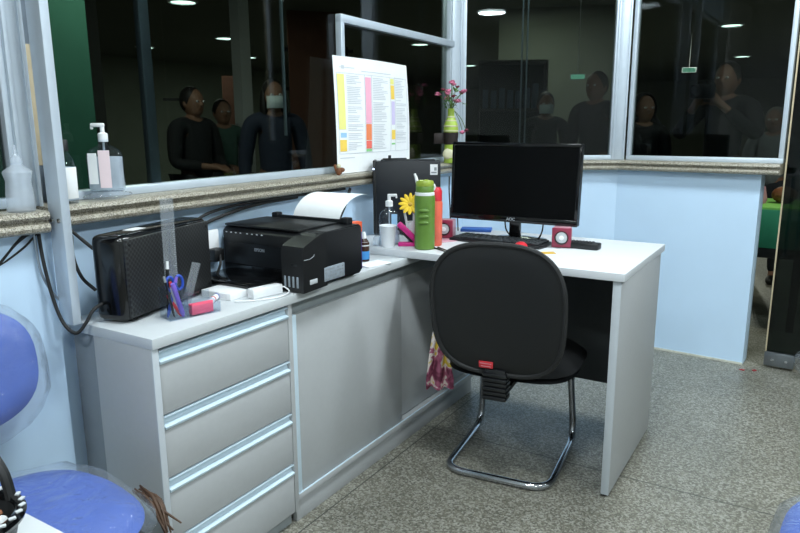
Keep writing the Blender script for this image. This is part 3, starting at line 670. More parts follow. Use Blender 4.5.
k = B(); k.lathe([(0, 0), (0.013, 0), (0.014, 0.03), (0.010, 0.036), (0, 0.037)], 18); tag(obj('small_vial', k, 'milky', None, loc=(0.250, 1.150, 0.75)), 'small translucent vial left of the white cup on the desk edge', 'vial')
# flower and pens in small cup
fc = thing('flower_holder', 'white slim holder beside green bottle, with a yellow artificial flower in it', 'holder', (0.345, 1.258, 0.75))
k = B(); k.lathe([(0, 0), (0.02, 0), (0.021, 0.003), (0.021, 0.085), (0.019, 0.085), (0.019, 0.006), (0, 0.006)], 22); obj('tube', k, 'white', fc)
fl = thing('artificial_flower', 'yellow artificial flower beside the green bottle, standing in the white holder', 'flower', (0.345, 1.258, 0.757))
k = B(); k.tube([(0.004, 0, 0), (0.01, 0.004, 0.08), (0.004, -0.008, 0.135)], 0.0022, 8, smooth=4); obj('stem', k, 'stem', fl)
fm = T(-0.004, -0.012, 0.142, radians(25), radians(62)) @ Matrix.Diagonal((1.35, 1.35, 1.2, 1))
for i in range(12):
    a = 2*pi*i/12
    k = B(); k.ball((0.018, 0, 0.003), (0.017, 0.006, 0.0025), 10, 6, mtx=fm @ Matrix.Rotation(a, 4, 'Z') @ Matrix.Rotation(radians(-14), 4, 'Y')); obj('petal', k, 'yellow', fl)
k = B(); k.ball((0, 0, 0.004), (0.008, 0.008, 0.005), 12, 8, mtx=fm); obj('flower_centre', k, 'gold', fl)
for i, (dx, dy, h, lx) in enumerate(((-0.01, -0.006, 0.145, -0.02), (0.008, -0.010, 0.14, 0.006))):
    p = thing('white_pen', 'white pen standing in the white holder by the yellow flower, %s of two' % ('left', 'right')[i], 'pen', (0.345+dx, 1.258+dy, 0.757), 0, 'white pens in the holder')
    k = B(); k.tube([(0, 0, 0), (lx, -0.006, h-0.03)], 0.0045, 10); obj('barrel', k, 'white', p)
    k = B(); k.tube([(lx, -0.006, h-0.03), (lx*1.25, -0.0075, h-0.008)], 0.005, 10); obj('cap', k, 'lightgrey', p)
st = thing('stapler', 'magenta pink stapler standing half open beside the green bottle', 'stapler', (0.357, 1.197, 0.75), radians(30))
k = B(); k.box(-0.035, 0.04, -0.012, 0.012, 0, 0.016, 0.004); obj('base', k, 'magenta', st)
k = B(); k.box(-0.045, 0.05, -0.012, 0.012, -0.009, 0.012, 0.005, T(-0.002, 0, 0.054, 0, 0, radians(44))); obj('top_arm', k, 'magenta', st)
k = B(); k.box(-0.036, 0.042, -0.009, 0.009, -0.016, -0.009, 0.001, T(-0.002, 0, 0.052, 0, 0, radians(44))); obj('magazine', k, 'black', st)
k = B(); k.tube([(0.034, -0.013, 0.018), (0.034, 0.013, 0.018)], 0.006, 10); obj('hinge', k, 'black', st)

# PC tower behind
pc = thing('computer_tower', 'dark computer tower standing on desk below the paper chart', 'computer', (0.119, 1.345, 0.75), radians(31))
k = B(); k.box(0.0, 0.262, 0.0, 0.095, 0.006, 0.302, 0.003); k.box(0.02, 0.24, 0.01, 0.085, 0.300, 0.308, 0.002); obj('case', k, 'pcblue', pc)
k = B(); k.box(-0.012, 0.001, -0.001, 0.096, 0.006, 0.306, 0.004); fp = obj('front_panel', k, 'black_plastic', pc)
k = B(); k.box(-0.0135, -0.011, 0.018, 0.08, 0.2, 0.24, 0.001); obj('drive_cover', k, 'gloss', fp)
k = B(); k.ball((-0.009, -0.001, 0.272), 0.0035, 10, 8); obj('power_light', k, 'led', fp)
k = B(); k.box(0.220, 0.250, -0.0012, 0.0, 0.248, 0.290, 0); lb = obj('label_sticker', k, 'white', pc)
k = B(); k.box(0.224, 0.246, -0.0018, -0.0011, 0.254, 0.260, 0); k.box(0.236, 0.246, -0.0018, -0.0011, 0.265, 0.278, 0); obj('label_print', k, 'grey', lb)
for x in (0.02, 0.20):
    k = B(); k.box(x, x+0.02, 0.012, 0.083, 0, 0.007, 0.001); obj('foot', k, 'rubber', pc)
k = B(); k.box(0.0, 0.10, 0.0, 0.012, 0, 0.006, 0.002, T(0.03, 0.02, 0.308, 0.3)); k.box(0.0, 0.012, 0.0, 0.012, 0, 0.018, 0.002, T(0.05, 0.02, 0.308)); obj('cable_clip', k, 'black', pc)

# ------------------------------------------------------------------ printer group
pt = thing('printer', 'black ink tank printer on the worktop with a sheet of paper in its rear feeder', 'printer', (0.062, 0.495, 0.7245))
pw, pd, ph = 0.376, 0.30, 0.165
k = B()
t = bmesh.new()
prof = [(0.06, 0.012), (0.06, 0.150), (0.075, 0.162), (0.10, 0.164), (0.285, 0.166), (0.296, 0.158), (0.296, 0.02), (0.285, 0.010)]
R = [[t.verts.new((x, y, z)) for y, z in prof] for x in (0.0, pw-0.003)]
n = len(prof)
for j in range(n): t.faces.new((R[0][j], R[1][j], R[1][(j+1) % n], R[0][(j+1) % n]))
t.faces.new(R[0]); t.faces.new(R[1][::-1])
bmesh.ops.bevel(t, geom=[e for e in t.edges if abs(e.verts[0].co.x-e.verts[1].co.x) < 1e-6], offset=0.005, segments=2, affect='EDGES', clamp_overlap=True)
k.add(t); obj('body', k, 'black_plastic', pt)
k = B(); k.box(0.004, pw-0.072, 0.068, 0.262, 0.164, 0.171, 0.003); obj('scanner_lid', k, 'black', pt)
# tank block at the right front with a sloped hood
t = bmesh.new(); prof = [(0.0, 0.002), (0.0, 0.120), (0.006, 0.134), (0.018, 0.140), (0.075, 0.159), (0.11, 0.166), (0.11, 0.005)]
R = [[t.verts.new((x, y, z)) for y, z in prof] for x in (pw-0.080, pw)]; n = len(prof)
for j in range(n): t.faces.new((R[0][j], R[1][j], R[1][(j+1) % n], R[0][(j+1) % n]))
t.faces.new(R[0]); t.faces.new(R[1][::-1]); k = B(); k.add(t); tk = obj('ink_tank_unit', k, 'shell', pt, 30)
for i in range(4):
    x = pw-0.072+i*0.0155
    k = B(); k.box(x, x+0.007, -0.0012, 0.002, 0.016, 0.048, 0.001); obj('ink_window', k, 'inkwin', tk)
k = B(); k.box(pw-0.045, pw-0.025, -0.0008, 0.002, 0.078, 0.086, 0.0005); obj('tank_mark', k, 'black', tk)
k = B(); k.tube([(pw+0.0005, 0.004, 0.098), (pw+0.0005, 0.03, 0.097), (pw+0.0005, 0.048, 0.103), (pw+0.0005, 0.05, 0.108)], 0.0012, 6); obj('hood_seam', k, 'grey', tk)
k = B(); k.box(pw-0.001, pw+0.0012, 0.028, 0.062, 0.022, 0.036, 0.004); obj('side_badge', k, 'lightgrey', pt)
k = B(); k.box(pw-0.004, pw+0.0008, 0.095, 0.195, 0.018, 0.060, 0.001); ss = obj('side_label', k, 'inkwin', pt)
k = B()
for i in range(8):
    for j in range(4):
        if (i*3+j*5) % 7 < 5: k.box(pw+0.0008, pw+0.0013, 0.099+i*0.0118, 0.107+i*0.0118, 0.022+j*0.0095, 0.0265+j*0.0095, 0)
obj('label_print', k, 'grey', ss)
k = B(); k.box(0.012, pw-0.075, 0.052, 0.062, 0.02, 0.048, 0.002); obj('output_slot', k, 'gloss', pt)
k = B(); k.box(0.01, pw-0.078, 0.0545, 0.062, 0.115, 0.150, 0.002); cp = obj('control_panel', k, 'shell', pt)
for i in range(8):
    x = 0.025+i*0.020+(0.008 if i > 3 else 0)
    k = B(); k.ball((x, 0.055, 0.1465), (0.0045, 0.002, 0.002), 10, 6); obj('button', k, 'lightgrey', cp)
text_mesh('logo', 'EPSON', 0.0135, T(0.156, 0.0592, 0.098, 0, pi/2), 'silverlogo', pt, bold=0.0003)
k = B(); k.box(0.02, 0.262, -0.085, 0.075, 0.022, 0.030, 0.003); k.box(0.03, 0.252, -0.095, -0.080, 0.020, 0.032, 0.003); obj('output_tray', k, 'gloss', pt)
k = B(); k.box(0.03, pw-0.03, 0.262, 0.268, 0.160, 0.180, 0.002, None); k.box(0.03, 0.055, 0.256, 0.285, 0.160, 0.186, 0.004); k.box(pw-0.06, pw-0.03, 0.256, 0.285, 0.160, 0.186, 0.004); obj('rear_feeder', k, 'black_plastic', pt)
for x, y in ((0.02, 0.08), (0.02, 0.27), (pw-0.05, 0.02), (pw-0.05, 0.27)):
    k = B(); k.box(x, x+0.02, y, y+0.015, 0, 0.013, 0.001); obj('foot', k, 'rubber', pt)
# sheet in the feeder, curling backwards
def curl(u, v):
    x = 0.110+u*0.190
    a = v*1.75; R_ = 0.122
    y = 0.272 + R_*(1-cos(a))*0.86 + 0.01*v*u; z = 0.168 + R_*sin(a)*0.66 - 0.0*v
    return (0.062+x+0.02*v, 0.495+y, 0.7245+z)
k = B(); k.sheet(curl, 10, 22, 0.0006); tag(obj('paper_sheet', k, 'paper', None, 60), 'white sheet of paper curling back out of the printer feeder', 'paper')
# boxes and bottles near printer
ib = thing('ink_box', 'small purple and orange box standing behind the right rear of the printer', 'box', (0.345, 0.868, 0.7245), radians(-20))
k = B(); k.box(-0.025, 0.025, -0.018, 0.018, 0, 0.158, 0.002); obj('carton', k, 'purplebox', ib)
k = B(); k.box(-0.004, 0.0257, -0.0187, 0.0187, 0.125, 0.1585, 0.001); obj('orange_panel', k, 'orange', ib)
k = B(); k.box(0.004, 0.02, -0.0192, -0.0186, 0.132, 0.146, 0); obj('white_mark', k, 'white', ib)
ik = thing('ink_bottle', 'small dark ink bottle with white cap and blue label, beside the printer', 'bottle', (0.306, 0.985, 0.7245), radians(30))
k = B(); k.lathe([(0, 0), (0.018, 0), (0.019, 0.003), (0.019, 0.066), (0.012, 0.078), (0.009, 0.082), (0, 0.082)], 22); obj('bottle', k, 'amber', ik)
k = B(); k.lathe([(0, 0.08), (0.0095, 0.08), (0.009, 0.092), (0.005, 0.104), (0, 0.105)], 18); obj('cap', k, 'white', ik)
k = B(); k.lathe([(0.0192, 0.008), (0.0195, 0.009), (0.0195, 0.036), (0.0192, 0.037)], 22); obj('label_band', k, 'labelblue', ik)
k = B(); k.lathe([(0.0192, 0.055), (0.0195, 0.056), (0.0175, 0.069), (0.017, 0.069)], 22); obj('label_band', k, 'white', ik)
k = B(); k.box(-0.055, 0.055, -0.035, 0.035, 0, 0.004, 0.001); tag(obj('notepad', k, 'paper', None, loc=(0.368, 0.950, 0.7245), rz=radians(78)), 'white notepad on the worktop between printer and desk', 'notepad')
ad = thing('white_carton', 'flat white carton under the printer output tray on the worktop', 'box', (0.285, 0.385, 0.7245), radians(2))
k = B(); k.box(-0.085, 0.025, -0.05, 0.062, 0, 0.020, 0.0015); obj('carton', k, 'white', ad)
k = B()
for i in range(4): k.box(-0.06+0.012*0, 0.012, -0.0503, -0.0499, 0.006+i*0.003, 0.0068+i*0.003, 0)
obj('carton_print', k, 'lightgrey', ad)
wc = thing('charger_adapter', 'white plug adapter lying by the flat white carton, near the printer ink tanks', 'adapter', (0.352, 0.43, 0.7245), radians(78))
k = B(); k.box(-0.05, 0.05, -0.016, 0.016, 0, 0.028, 0.004); obj('body', k, 'white', wc)
k = B(); k.tube([(0.05, 0, 0.014), (0.062, -0.005, 0.016), (0.06, -0.03, 0.006), (0.01, -0.05, 0.003), (-0.06, -0.03, 0.003), (-0.10, 0.0, 0.003)], 0.0022, 8, smooth=6); obj('lead', k, 'white', wc)

# ------------------------------------------------------------------ electronics box
eb = thing('electronics_box', 'black box with glossy end and perforated front on the worktop, behind the pen organizer', 'electronics', (0.270, 0.046, 0.7245), radians(104.6-90))
# local x runs backwards/left (-x = away from front), y along the front
ml = T(0, 0, 0)
k = B(); k.box(-0.098, -0.006, 0.0, 0.365, 0.004, 0.216, 0.018, seg=3); obj('housing', k, 'gloss', eb)
k = B(); k.box(-0.012, 0.0, 0.012, 0.360, 0.012, 0.206, 0.004); fpn = obj('perforated_front', k, 'mesh', eb)
for y in (0.024, 0.346):
    for z in (0.026, 0.192):
        k = B(); k.lathe([(0, 0), (0.004, 0), (0.004, 0.0012), (0, 0.0015)], 12, mtx=T(0.0, y, z, 0, 0, pi/2)); obj('screw', k, 'black', fpn)
k = B(); k.box(-0.068, -0.036, 0.085, 0.135, 0.2155, 0.2168, 0); obj('sticker', k, 'white', eb)
for y in (0.03, 0.31):
    k = B(); k.box(-0.075, -0.015, y, y+0.02, 0, 0.006, 0.001); obj('foot', k, 'rubber', eb)
# pen organizer
og = thing('pen_organizer', 'clear acrylic desk organizer with pen cup and note tray, in front of the black box', 'organizer', (0.315, 0.175, 0.7245), radians(75))
def og_box(name, x0, x1, y0, y1, h, par=og):
    k = B(); w = 0.0022
    k.box(x0, x1, y0, y1, 0, w, 0.0005)
    for a in ((x0, x1, y0, y0+w), (x0, x1, y1-w, y1), (x0, x0+w, y0+w, y1-w), (x1-w, x1, y0+w, y1-w)): k.box(*a, w, h, 0.0005)
    return obj(name, k, 'clear', par)
og_box('pen_cup', -0.052, -0.002, -0.03, 0.03, 0.078)
og_box('note_tray', 0.0, 0.085, -0.03, 0.03, 0.028)
k = B(); k.box(0.004, 0.079, 0.018, 0.020, 0.0025, 0.052, 0.0005); obj('divider', k, 'clear', og)
k = B(); k.box(0.0, 0.058, 0.0, 0.003, 0.0, 0.03, 0.0005); k.box(0, 0.058, 0.004, 0.02, 0, 0.026, 0.001)
tag(obj('sticky_note_pad', k, 'pinknote', None, loc=(0.340, 0.178, 0.7275), rz=radians(75)), 'bright pink pad of sticky notes in the clear organizer tray', 'notes')
CU = Matrix.Translation((0.315, 0.175, 0.7275)) @ Matrix.Rotation(radians(75), 4, 'Z')
def wpt(x, y, z): return CU @ Vector((x, y, z))
def pen(name, label, cat, a, c, r, m, tip=None, tipm=None, group='pens in the clear cup'):
    a, c = wpt(*a), wpt(*c); root = thing(name, label, cat, a, 0, group); d = c-a
    k = B(); k.tube([(0, 0, 0), d*0.12, d*0.86], [r*0.4, r, r, r, r, r, r], 10); obj('barrel', k, m, root)
    k = B(); k.tube([d*0.86, d], [r*1.05, r*0.85], 10); obj('end_cap', k, tipm or m, root); return root
pen('pen', 'thin grey pen leaning left in the clear cup', 'pen', (-0.03, -0.005, 0), (-0.047, 0.0, 0.105), 0.0032, 'black', tipm='grey')
pen('pen', 'clear pen with a red end in the clear cup', 'pen', (-0.015, 0.005, 0), (-0.034, -0.004, 0.09), 0.004, 'lightgrey', tipm='red')
pen('pencil', 'black pencil with a white end, tallest in the clear cup', 'pencil', (-0.035, 0.018, 0), (-0.026, 0.022, 0.137), 0.0038, 'black', tipm='white')
pen('felt_pen', 'thick violet pen leaning in the front of the clear cup', 'pen', (-0.012, -0.018, 0), (-0.038, -0.026, 0.09), 0.0062, 'purple')
pen('pen', 'blue pen slanting low behind the violet pen in the clear cup', 'pen', (-0.045, 0.0, 0), (-0.012, 0.006, 0.098), 0.0042, 'bluepen', tipm='purple')
pen('pen', 'short red pen crossing behind the violet pen in the clear cup', 'pen', (-0.015, -0.012, 0), (-0.036, 0.012, 0.055), 0.0042, 'red')
sc = thing('scissors', 'blue-handled scissors standing blades down in the clear cup', 'scissors', wpt(-0.014, 0.016, 0.002), radians(75))
for sg in (-1, 1):
    k = B(); k.tube([(0.012*sg+0.010*cos(2*pi*i/16), 0, 0.078+0.018*sin(2*pi*i/16)) for i in range(16)], 0.0036, 8, closed=True); obj('handle', k, 'bluepen', sc)
    k = B(); k.prism([(-0.002, 0), (0.004, 0.0), (0.006, 0.06), (-0.004, 0.06)], -0.0008, 0.0008, mtx=Matrix.Translation((0, 0.001*sg, 0)) @ Matrix.Rotation(pi/2, 4, 'X')); obj('blade', k, 'alu', sc)
ru = thing('ruler', 'long clear ruler standing upright in the pen cup', 'ruler', wpt(-0.018, 0.023, 0.001), radians(75), 'clear rulers')
k = B(); k.box(-0.017, 0.017, 0, 0.002, 0, 0.292, 0.0003, T(0, 0, 0, 0, 0, radians(0.5))); obj('blade', k, 'rulerp', ru)
k = B()
for i in range(48): k.box(0.016-(0.007 if i % 5 == 0 else 0.004), 0.016, -0.0004, 0.0, 0.008+i*0.0057, 0.0085+i*0.0057, 0, T(0, 0, 0, 0, 0, radians(0.5)))
obj('scale_marks', k, 'lightgrey', ru)
r2 = thing('ruler', 'short clear ruler leaning to the right in the organizer, before the black box', 'ruler', wpt(0.012, 0.024, 0.004), radians(75), 'clear rulers')
k = B(); k.box(-0.012, 0.012, 0, 0.002, 0, 0.125, 0.0003, T(0, 0, 0, 0, 0, radians(19))); obj('blade', k, 'rulerp', r2)
mk = thing('marker', 'blue-capped white marker lying on the worktop beside the pink notes', 'marker', (0.270, 0.318, 0.7325), radians(-60))
k = B(); k.tube([(-0.012, 0, 0), (0.055, 0, 0)], 0.0085, 14); obj('barrel', k, 'white', mk)
k = B(); k.tube([(-0.042, 0, 0), (-0.012, 0, 0)], 0.0088, 14); obj('cap', k, 'bluepen', mk)
k = B(); k.tube([(0.03, 0, 0), (0.062, 0, 0)], [0.0087, 0.0087, 0.006], 14); obj('end_plug', k, 'purple', mk)
k = B(); k.tube([(0.014, 0, 0), (0.020, 0, 0)], 0.0088, 14); obj('band', k, 'red', mk)

# ------------------------------------------------------------------ sill things
sp = thing('sanitizer_pump_bottle', 'large clear sanitizer bottle with a white pump on the granite sill', 'bottle', (0.073, 0.158, 1.022), radians(38))
pump_bottle(sp, 0.088, 0.052, 0.12, 0.012, 'clear', 'white', 'white', [(-0.008, 0.020, 0.01, 0.105, 'ppalepink'), (-0.034, -0.012, 0.02, 0.098, 'paper')], 0.028, radians(180), 0.088)
bc = thing('alcohol_bottle', 'clear bottle with black cap and white label, half behind the aluminium post', 'bottle', (0.062, 0.052, 1.008), radians(25))
k = B(); k.lathe([(0, 0), (0.024, 0), (0.025, 0.004), (0.025, 0.09), (0.021, 0.108), (0.012, 0.122), (0.010, 0.13), (0, 0.13)], 26); obj('bottle', k, 'clear', bc)
k = B(); k.lathe([(0, 0.128), (0.013, 0.128), (0.013, 0.152), (0.011, 0.155), (0, 0.155)], 20); obj('cap', k, 'black', bc)
k = B(); k.lathe([(0.0252, 0.012), (0.0257, 0.013), (0.0257, 0.088), (0.0252, 0.089)], 26); lb = obj('label_band', k, 'paper', bc)
k = B()
for i in range(9): k.box(-0.012, 0.012 - 0.002*(i % 3), -0.0262, -0.0255, 0.02+i*0.0072, 0.0212+i*0.0072, 0)
obj('label_print', k, 'lightgrey', lb)
nb = thing('squeeze_bottle', 'translucent squeeze bottle with a pointed nozzle at the left end of the sill', 'bottle', (0.098, -0.085, 1.004))
k = B(); k.lathe([(0, 0), (0.028, 0), (0.030, 0.004), (0.029, 0.04), (0.026, 0.07), (0.031, 0.088), (0.030, 0.092), (0.014, 0.104), (0.012, 0.110), (0, 0.11)], 26); obj('bottle', k, 'milky', nb)
k = B(); k.lathe([(0, 0.108), (0.013, 0.108), (0.013, 0.118), (0.008, 0.124), (0.004, 0.130), (0.0022, 0.150), (0, 0.150)], 18); obj('nozzle_cap', k, 'milky', nb)
def crumple(sx, sy, sz, seed, m='film'):
    random.seed(seed); k = B(); k.ball((0, 0, sz*0.5), (sx, sy, sz*0.5), 28, 16)
    from mathutils import noise
    for v in k.bm.verts:
        n_ = noise.noise(v.co*28+Vector((seed, 0, 0)))*0.35+noise.noise(v.co*60)*0.2
        v.co = Vector((v.co.x*(1+n_), v.co.y*(1+n_*0.6), max(0.0005, v.co.z*(1+n_*0.8))))
    return k
k = crumple(0.028, 0.075, 0.022, 3); tag(obj('plastic_wrap', k, 'film', None, 180, loc=(0.072, 0.16, 1.008), rz=0.02), 'crumpled clear plastic under the large pump bottle on the sill', 'plastic')
sp.location.z = 1.030
# paper chart leaning in the window
mchart = T(g[0].x, g[0].y, 0, atan2(g[1].y-g[0].y, g[1].x-g[0].x))
ct = thing('paper_chart', 'large white paper chart with coloured columns leaning against the window above the printer', 'poster', (0.052, 1.200, 1.010), radians(91.4))
def chart(u, v, o=0.0):
    bow = 0.022*sin(pi*u)*(0.35+0.65*v)
    return (u*0.565 - 0.022*(1-v) + 0.012*sin(pi*v)*(1 if u > 0.5 else 0.4), 0.028*v - bow*0.9 - o + 0.012*(1-v)*0, v*0.448 - 0.012*u*v*0)
k = B(); k.sheet(lambda u, v: chart(u, v), 24, 16, 0.0006); obj('sheet', k, 'paper', ct, 60)
def band(name, m, rects):
    k = B()
    for u0, u1, v0, v1 in rects: k.sheet(lambda a, c: chart(u0+(u1-u0)*a, v0+(v1-v0)*c, 0.0014), max(1, int((u1-u0)*24)), max(1, int((v1-v0)*16)), 0.0004)
    return obj(name, k, m, ct, 60)
def bands(name, m, rects):
    for q in rects: band(name, m, [q])
bands('yellow_band', 'pyel', [(0.03, 0.105, 0.38, 0.85), (0.69, 0.745, 0.80, 0.85)]); bands('blue_band', 'pblue', [(0.045, 0.11, 0.31, 0.35)]); bands('gold_band', 'pgold', [(0.035, 0.11, 0.19, 0.29), (0.69, 0.745, 0.66, 0.79), (0.695, 0.75, 0.28, 0.37)])
bands('pink_band', 'ppink', [(0.345, 0.415, 0.43, 0.84)]); bands('orange_band', 'pora', [(0.345, 0.415, 0.28, 0.425)]); bands('red_band', 'pred', [(0.345, 0.415, 0.205, 0.275)]); bands('green_band', 'pgreen', [(0.345, 0.415, 0.178, 0.200), (0.695, 0.75, 0.23, 0.245)]); bands('violet_band', 'plil', [(0.695, 0.745, 0.42, 0.64)])
lines = []
random.seed(3)
for c0, c1, v0, v1 in ((0.13, 0.32, 0.20, 0.84), (0.44, 0.66, 0.20, 0.84), (0.77, 0.96, 0.25, 0.84)):
    v = v1
    while v > v0:
        if random.random() < 0.9: lines.append((c0, c0+(c1-c0)*random.uniform(0.45, 0.95), v-0.0055, v))
        v -= 0.0155
lines += [(0.03, 0.20, 0.13, 0.137), (0.06, 0.22, 0.905, 0.911), (0.30, 0.70, 0.885, 0.892), (0.08, 0.11, 0.895, 0.925), (0.75, 0.92, 0.86, 0.866)]
band('printed_lines', 'pline', lines)
band('column_rules', 'pline', [(u, u+0.004, 0.17, 0.86) for u in (0.025, 0.335, 0.422, 0.68, 0.755, 0.968)]+[(0.025, 0.972, 0.858, 0.862), (0.025, 0.972, 0.168, 0.172)])
fg = thing('small_figurine', 'tiny brown and cream ornament on sill at the chart lower left corner', 'ornament', (0.072, 1.16, 1.008), radians(30))
k = B(); k.ball((0, 0, 0.014), (0.013, 0.010, 0.015)); k.ball((0.012, 0, 0.02), (0.012, 0.008, 0.009)); k.tube([(-0.008, 0, 0.01), (-0.016, 0, 0.04)], [0.004, 0.006], 8); obj('body', k, 'brown', fg)
k = B(); k.ball((0.0, 0, 0.034), (0.009, 0.008, 0.009)); obj('head', k, 'vasecream', fg)
# vase of flowers
vs = thing('flower_vase', 'green striped vase with a dark ribbon, standing in the window corner behind the tower', 'vase', (0.050, 2.130, 1.008))
k = B(); k.lathe([(0, 0), (0.032, 0), (0.034, 0.004), (0.033, 0.05), (0.031, 0.10), (0.034, 0.14), (0.037, 0.165), (0.034, 0.19), (0.024, 0.215), (0.0165, 0.235), (0.0165, 0.262), (0.0185, 0.268), (0.016, 0.268), (0.013, 0.24), (0, 0.06)], 30); obj('body', k, 'vase', vs)
for z, r in ((0.16, 0.0372), (0.182, 0.0362), (0.208, 0.0275), (0.226, 0.0205)):
    k = B(); k.lathe([(r-0.001, z-0.004), (r+0.0006, z-0.002), (r+0.0006, z+0.002), (r-0.002, z+0.004)], 30); obj('stripe', k, 'vasecream', vs)
k = B(); k.lathe([(0.032, 0.092), (0.0345, 0.094), (0.0385, 0.15), (0.036, 0.152)], 30); k.box(-0.085, -0.02, -0.006, 0.006, 0.096, 0.148, 0.004, T(0, 0, 0, radians(30))); rb = obj('ribbon', k, 'ribbon', vs)
k = B(); k.ball((0, 0, 0.045), (0.034, 0.012, 0.03), mtx=T(0.006, -0.025, 0, 0.5)); obj('painted_patch', k, 'vasecream', vs)
bq = thing('flower_bunch', 'pink and dark red artificial flowers in the green vase', 'flowers', (0.050, 2.130, 1.245))
random.seed(11)
k = B(); heads = []
for i in range(15):
    a = 2*pi*i/15+random.uniform(-.2, .2); h = random.uniform(0.06, 0.155); r = random.uniform(0.02, 0.075)
    p = Vector((r*cos(a), r*sin(a), h)); heads.append(p)
    k.tube([(0, 0, 0), (p.x*0.3, p.y*0.3, h*0.55), p], 0.0016, 6, smooth=3)
heads.append(Vector((0.055, 0.02, -0.085))); k.tube([(0.016, 0.006, 0.02), (0.04, 0.015, -0.03), (0.055, 0.02, -0.085)], 0.0016, 6, smooth=3)
heads.append(Vector((0.075, 0.02, -0.075))); k.tube([(0.016, 0.006, 0.02), (0.05, 0.015, -0.02), (0.075, 0.02, -0.075)], 0.0016, 6, smooth=3)
obj('stems', k, 'stem', bq)
k = B()
for i in range(34):
    a = random.uniform(0, 2*pi); r = random.uniform(0.01, 0.06); h = random.uniform(0.03, 0.12)
    k.sheet(lambda u, v: ((u-0.5)*0.012*sin(pi*min(1, v+.15)), v*0.034, 0.006*sin(pi*v)), 2, 5, 0.0006, T(r*cos(a), r*sin(a), h, random.uniform(0, 6.3), random.uniform(-.6, .9)))
obj('leaves', k, 'leafg', bq)
for i, p in enumerate(heads):
    k = B(); R_ = 0.013 if i % 3 != 1 else 0.010
    k.ball(p, R_*0.75, 12, 8)
    for j in range(9):
        a = 2*pi*j/9; k.ball((R_*0.75, 0, 0), (R_*0.6, R_*0.42, R_*0.22), 8, 6, mtx=Matrix.Translation(p) @ Matrix.Rotation(a, 4, 'Z') @ Matrix.Rotation(random.uniform(-.7, .4), 4, 'Y'))
    obj('flower_head', k, 'darkflower' if i % 3 == 1 else 'pinkflower', bq)

# ------------------------------------------------------------------ cables on the wall
def cable(label, pts, r=0.004, m='rubber', plug=None):
    p0 = Vector(pts[0]); k = B(); k.tube([Vector(p)-p0 for p in pts], r, 8, smooth=8)
    return tag(obj('cable', k, m, None, 60, loc=p0), label, 'cable')
wx = 0.082
cable('black cable dropping from sill to the left behind the wrapped blue chair', [(0.105, -0.06, 0.962), (0.083, -0.10, 0.93), (0.075, -0.17, 0.86), (0.065, -0.26, 0.80)], 0.0045)
cable('thin black cable crossing the wall left of the aluminium post', [(0.105, -0.055, 0.955), (0.09, -0.085, 0.92), (0.078, -0.14, 0.885), (0.07, -0.20, 0.862)], 0.0025)
cable('black cable looping low under the aluminium post to the black box', [(0.102, -0.055, 0.957), (0.11, -0.055, 0.88), (0.125, -0.05, 0.79), (0.15, -0.045, 0.732), (0.178, -0.034, 0.712), (0.192, -0.016, 0.735), (0.197, 0.002, 0.762), (0.196, 0.034, 0.775)], 0.0042)
cable('thin grey line hanging on the wall behind the looping black cable', [(0.10, -0.065, 0.957), (0.102, -0.06, 0.86), (0.112, -0.04, 0.80), (0.125, -0.018, 0.77)], 0.003, 'alu_dull')  # thin grey tube close to the wall, paler than the black cables
cable('black cable running from post to the upper corner of the black box', [(0.115, 0.012, 0.955), (0.128, 0.03, 0.93), (0.150, 0.05, 0.90)], 0.0042)
cable('black cable bowing behind the glossy end of the black box', [(0.112, 0.02, 0.935), (0.108, 0.022, 0.88), (0.125, 0.028, 0.83), (0.16, 0.038, 0.80)], 0.0042)
cable('thick black cable rising from black box toward the sill, lower of the two', [(0.085, 0.40, 0.862), (0.078, 0.46, 0.90), (0.072, 0.58, 0.925), (0.068, 0.72, 0.94), (0.064, 0.92, 0.945)], 0.0055)
cable('black cable rising from black box toward the sill, upper of the two', [(0.088, 0.395, 0.88), (0.082, 0.45, 0.925), (0.080, 0.55, 0.944), (0.076, 0.70, 0.951), (0.074, 0.95, 0.952), (0.07, 1.2, 0.952)], 0.0045)
cable('black cable curving down the wall behind the sheet in the printer', [(0.062, 1.05, 0.948), (0.070, 1.08, 0.90), (0.085, 1.06, 0.84), (0.10, 1.00, 0.79), (0.115, 0.93, 0.745)], 0.006)
cable('black cable hanging between printer paper and computer tower', [(0.058, 1.25, 0.948), (0.075, 1.20, 0.90), (0.10, 1.12, 0.84), (0.12, 1.10, 0.79), (0.14, 1.04, 0.745)], 0.006)
cable('thin dark cable hanging behind tower, left of two by the monitor edge', [(0.30, 1.64, 0.98), (0.305, 1.63, 0.92), (0.325, 1.60, 0.86), (0.34, 1.58, 0.755)], 0.003)
cable('thin dark cable hanging behind tower, right of two by the monitor edge', [(0.325, 1.66, 0.98), (0.338, 1.65, 0.91), (0.345, 1.63, 0.85), (0.365, 1.60, 0.755)], 0.0025)
cable('black cable lying on desk between keyboard and monitor base, left side', [(0.44, 1.545, 0.754), (0.52, 1.535, 0.754), (0.565, 1.545, 0.756), (0.60, 1.56, 0.754)], 0.003)
cable('black cable drooping from the monitor to the desk at right of its stand', [(0.76, 1.545, 0.83), (0.755, 1.548, 0.79), (0.735, 1.56, 0.757), (0.70, 1.60, 0.754)], 0.003)
cable('black cable drooping from the monitor to the desk at left of its stand', [(0.60, 1.545, 0.83), (0.605, 1.55, 0.785), (0.63, 1.56, 0.757), (0.67, 1.60, 0.754)], 0.003)
ol_ = thing('wall_outlet', 'white wall socket with a black plug, between the black box and the printer', 'socket', (0.052, 0.505, 0.83), radians(-1.6))
k = B(); k.box(-0.0, 0.014, -0.032, 0.032, -0.05, 0.05, 0.004); obj('cover_plate', k, 'white', ol_)
k = B(); k.box(0.014, 0.05, -0.02, 0.02, -0.045, -0.005, 0.006); pl = obj('plug', k, 'black', ol_)
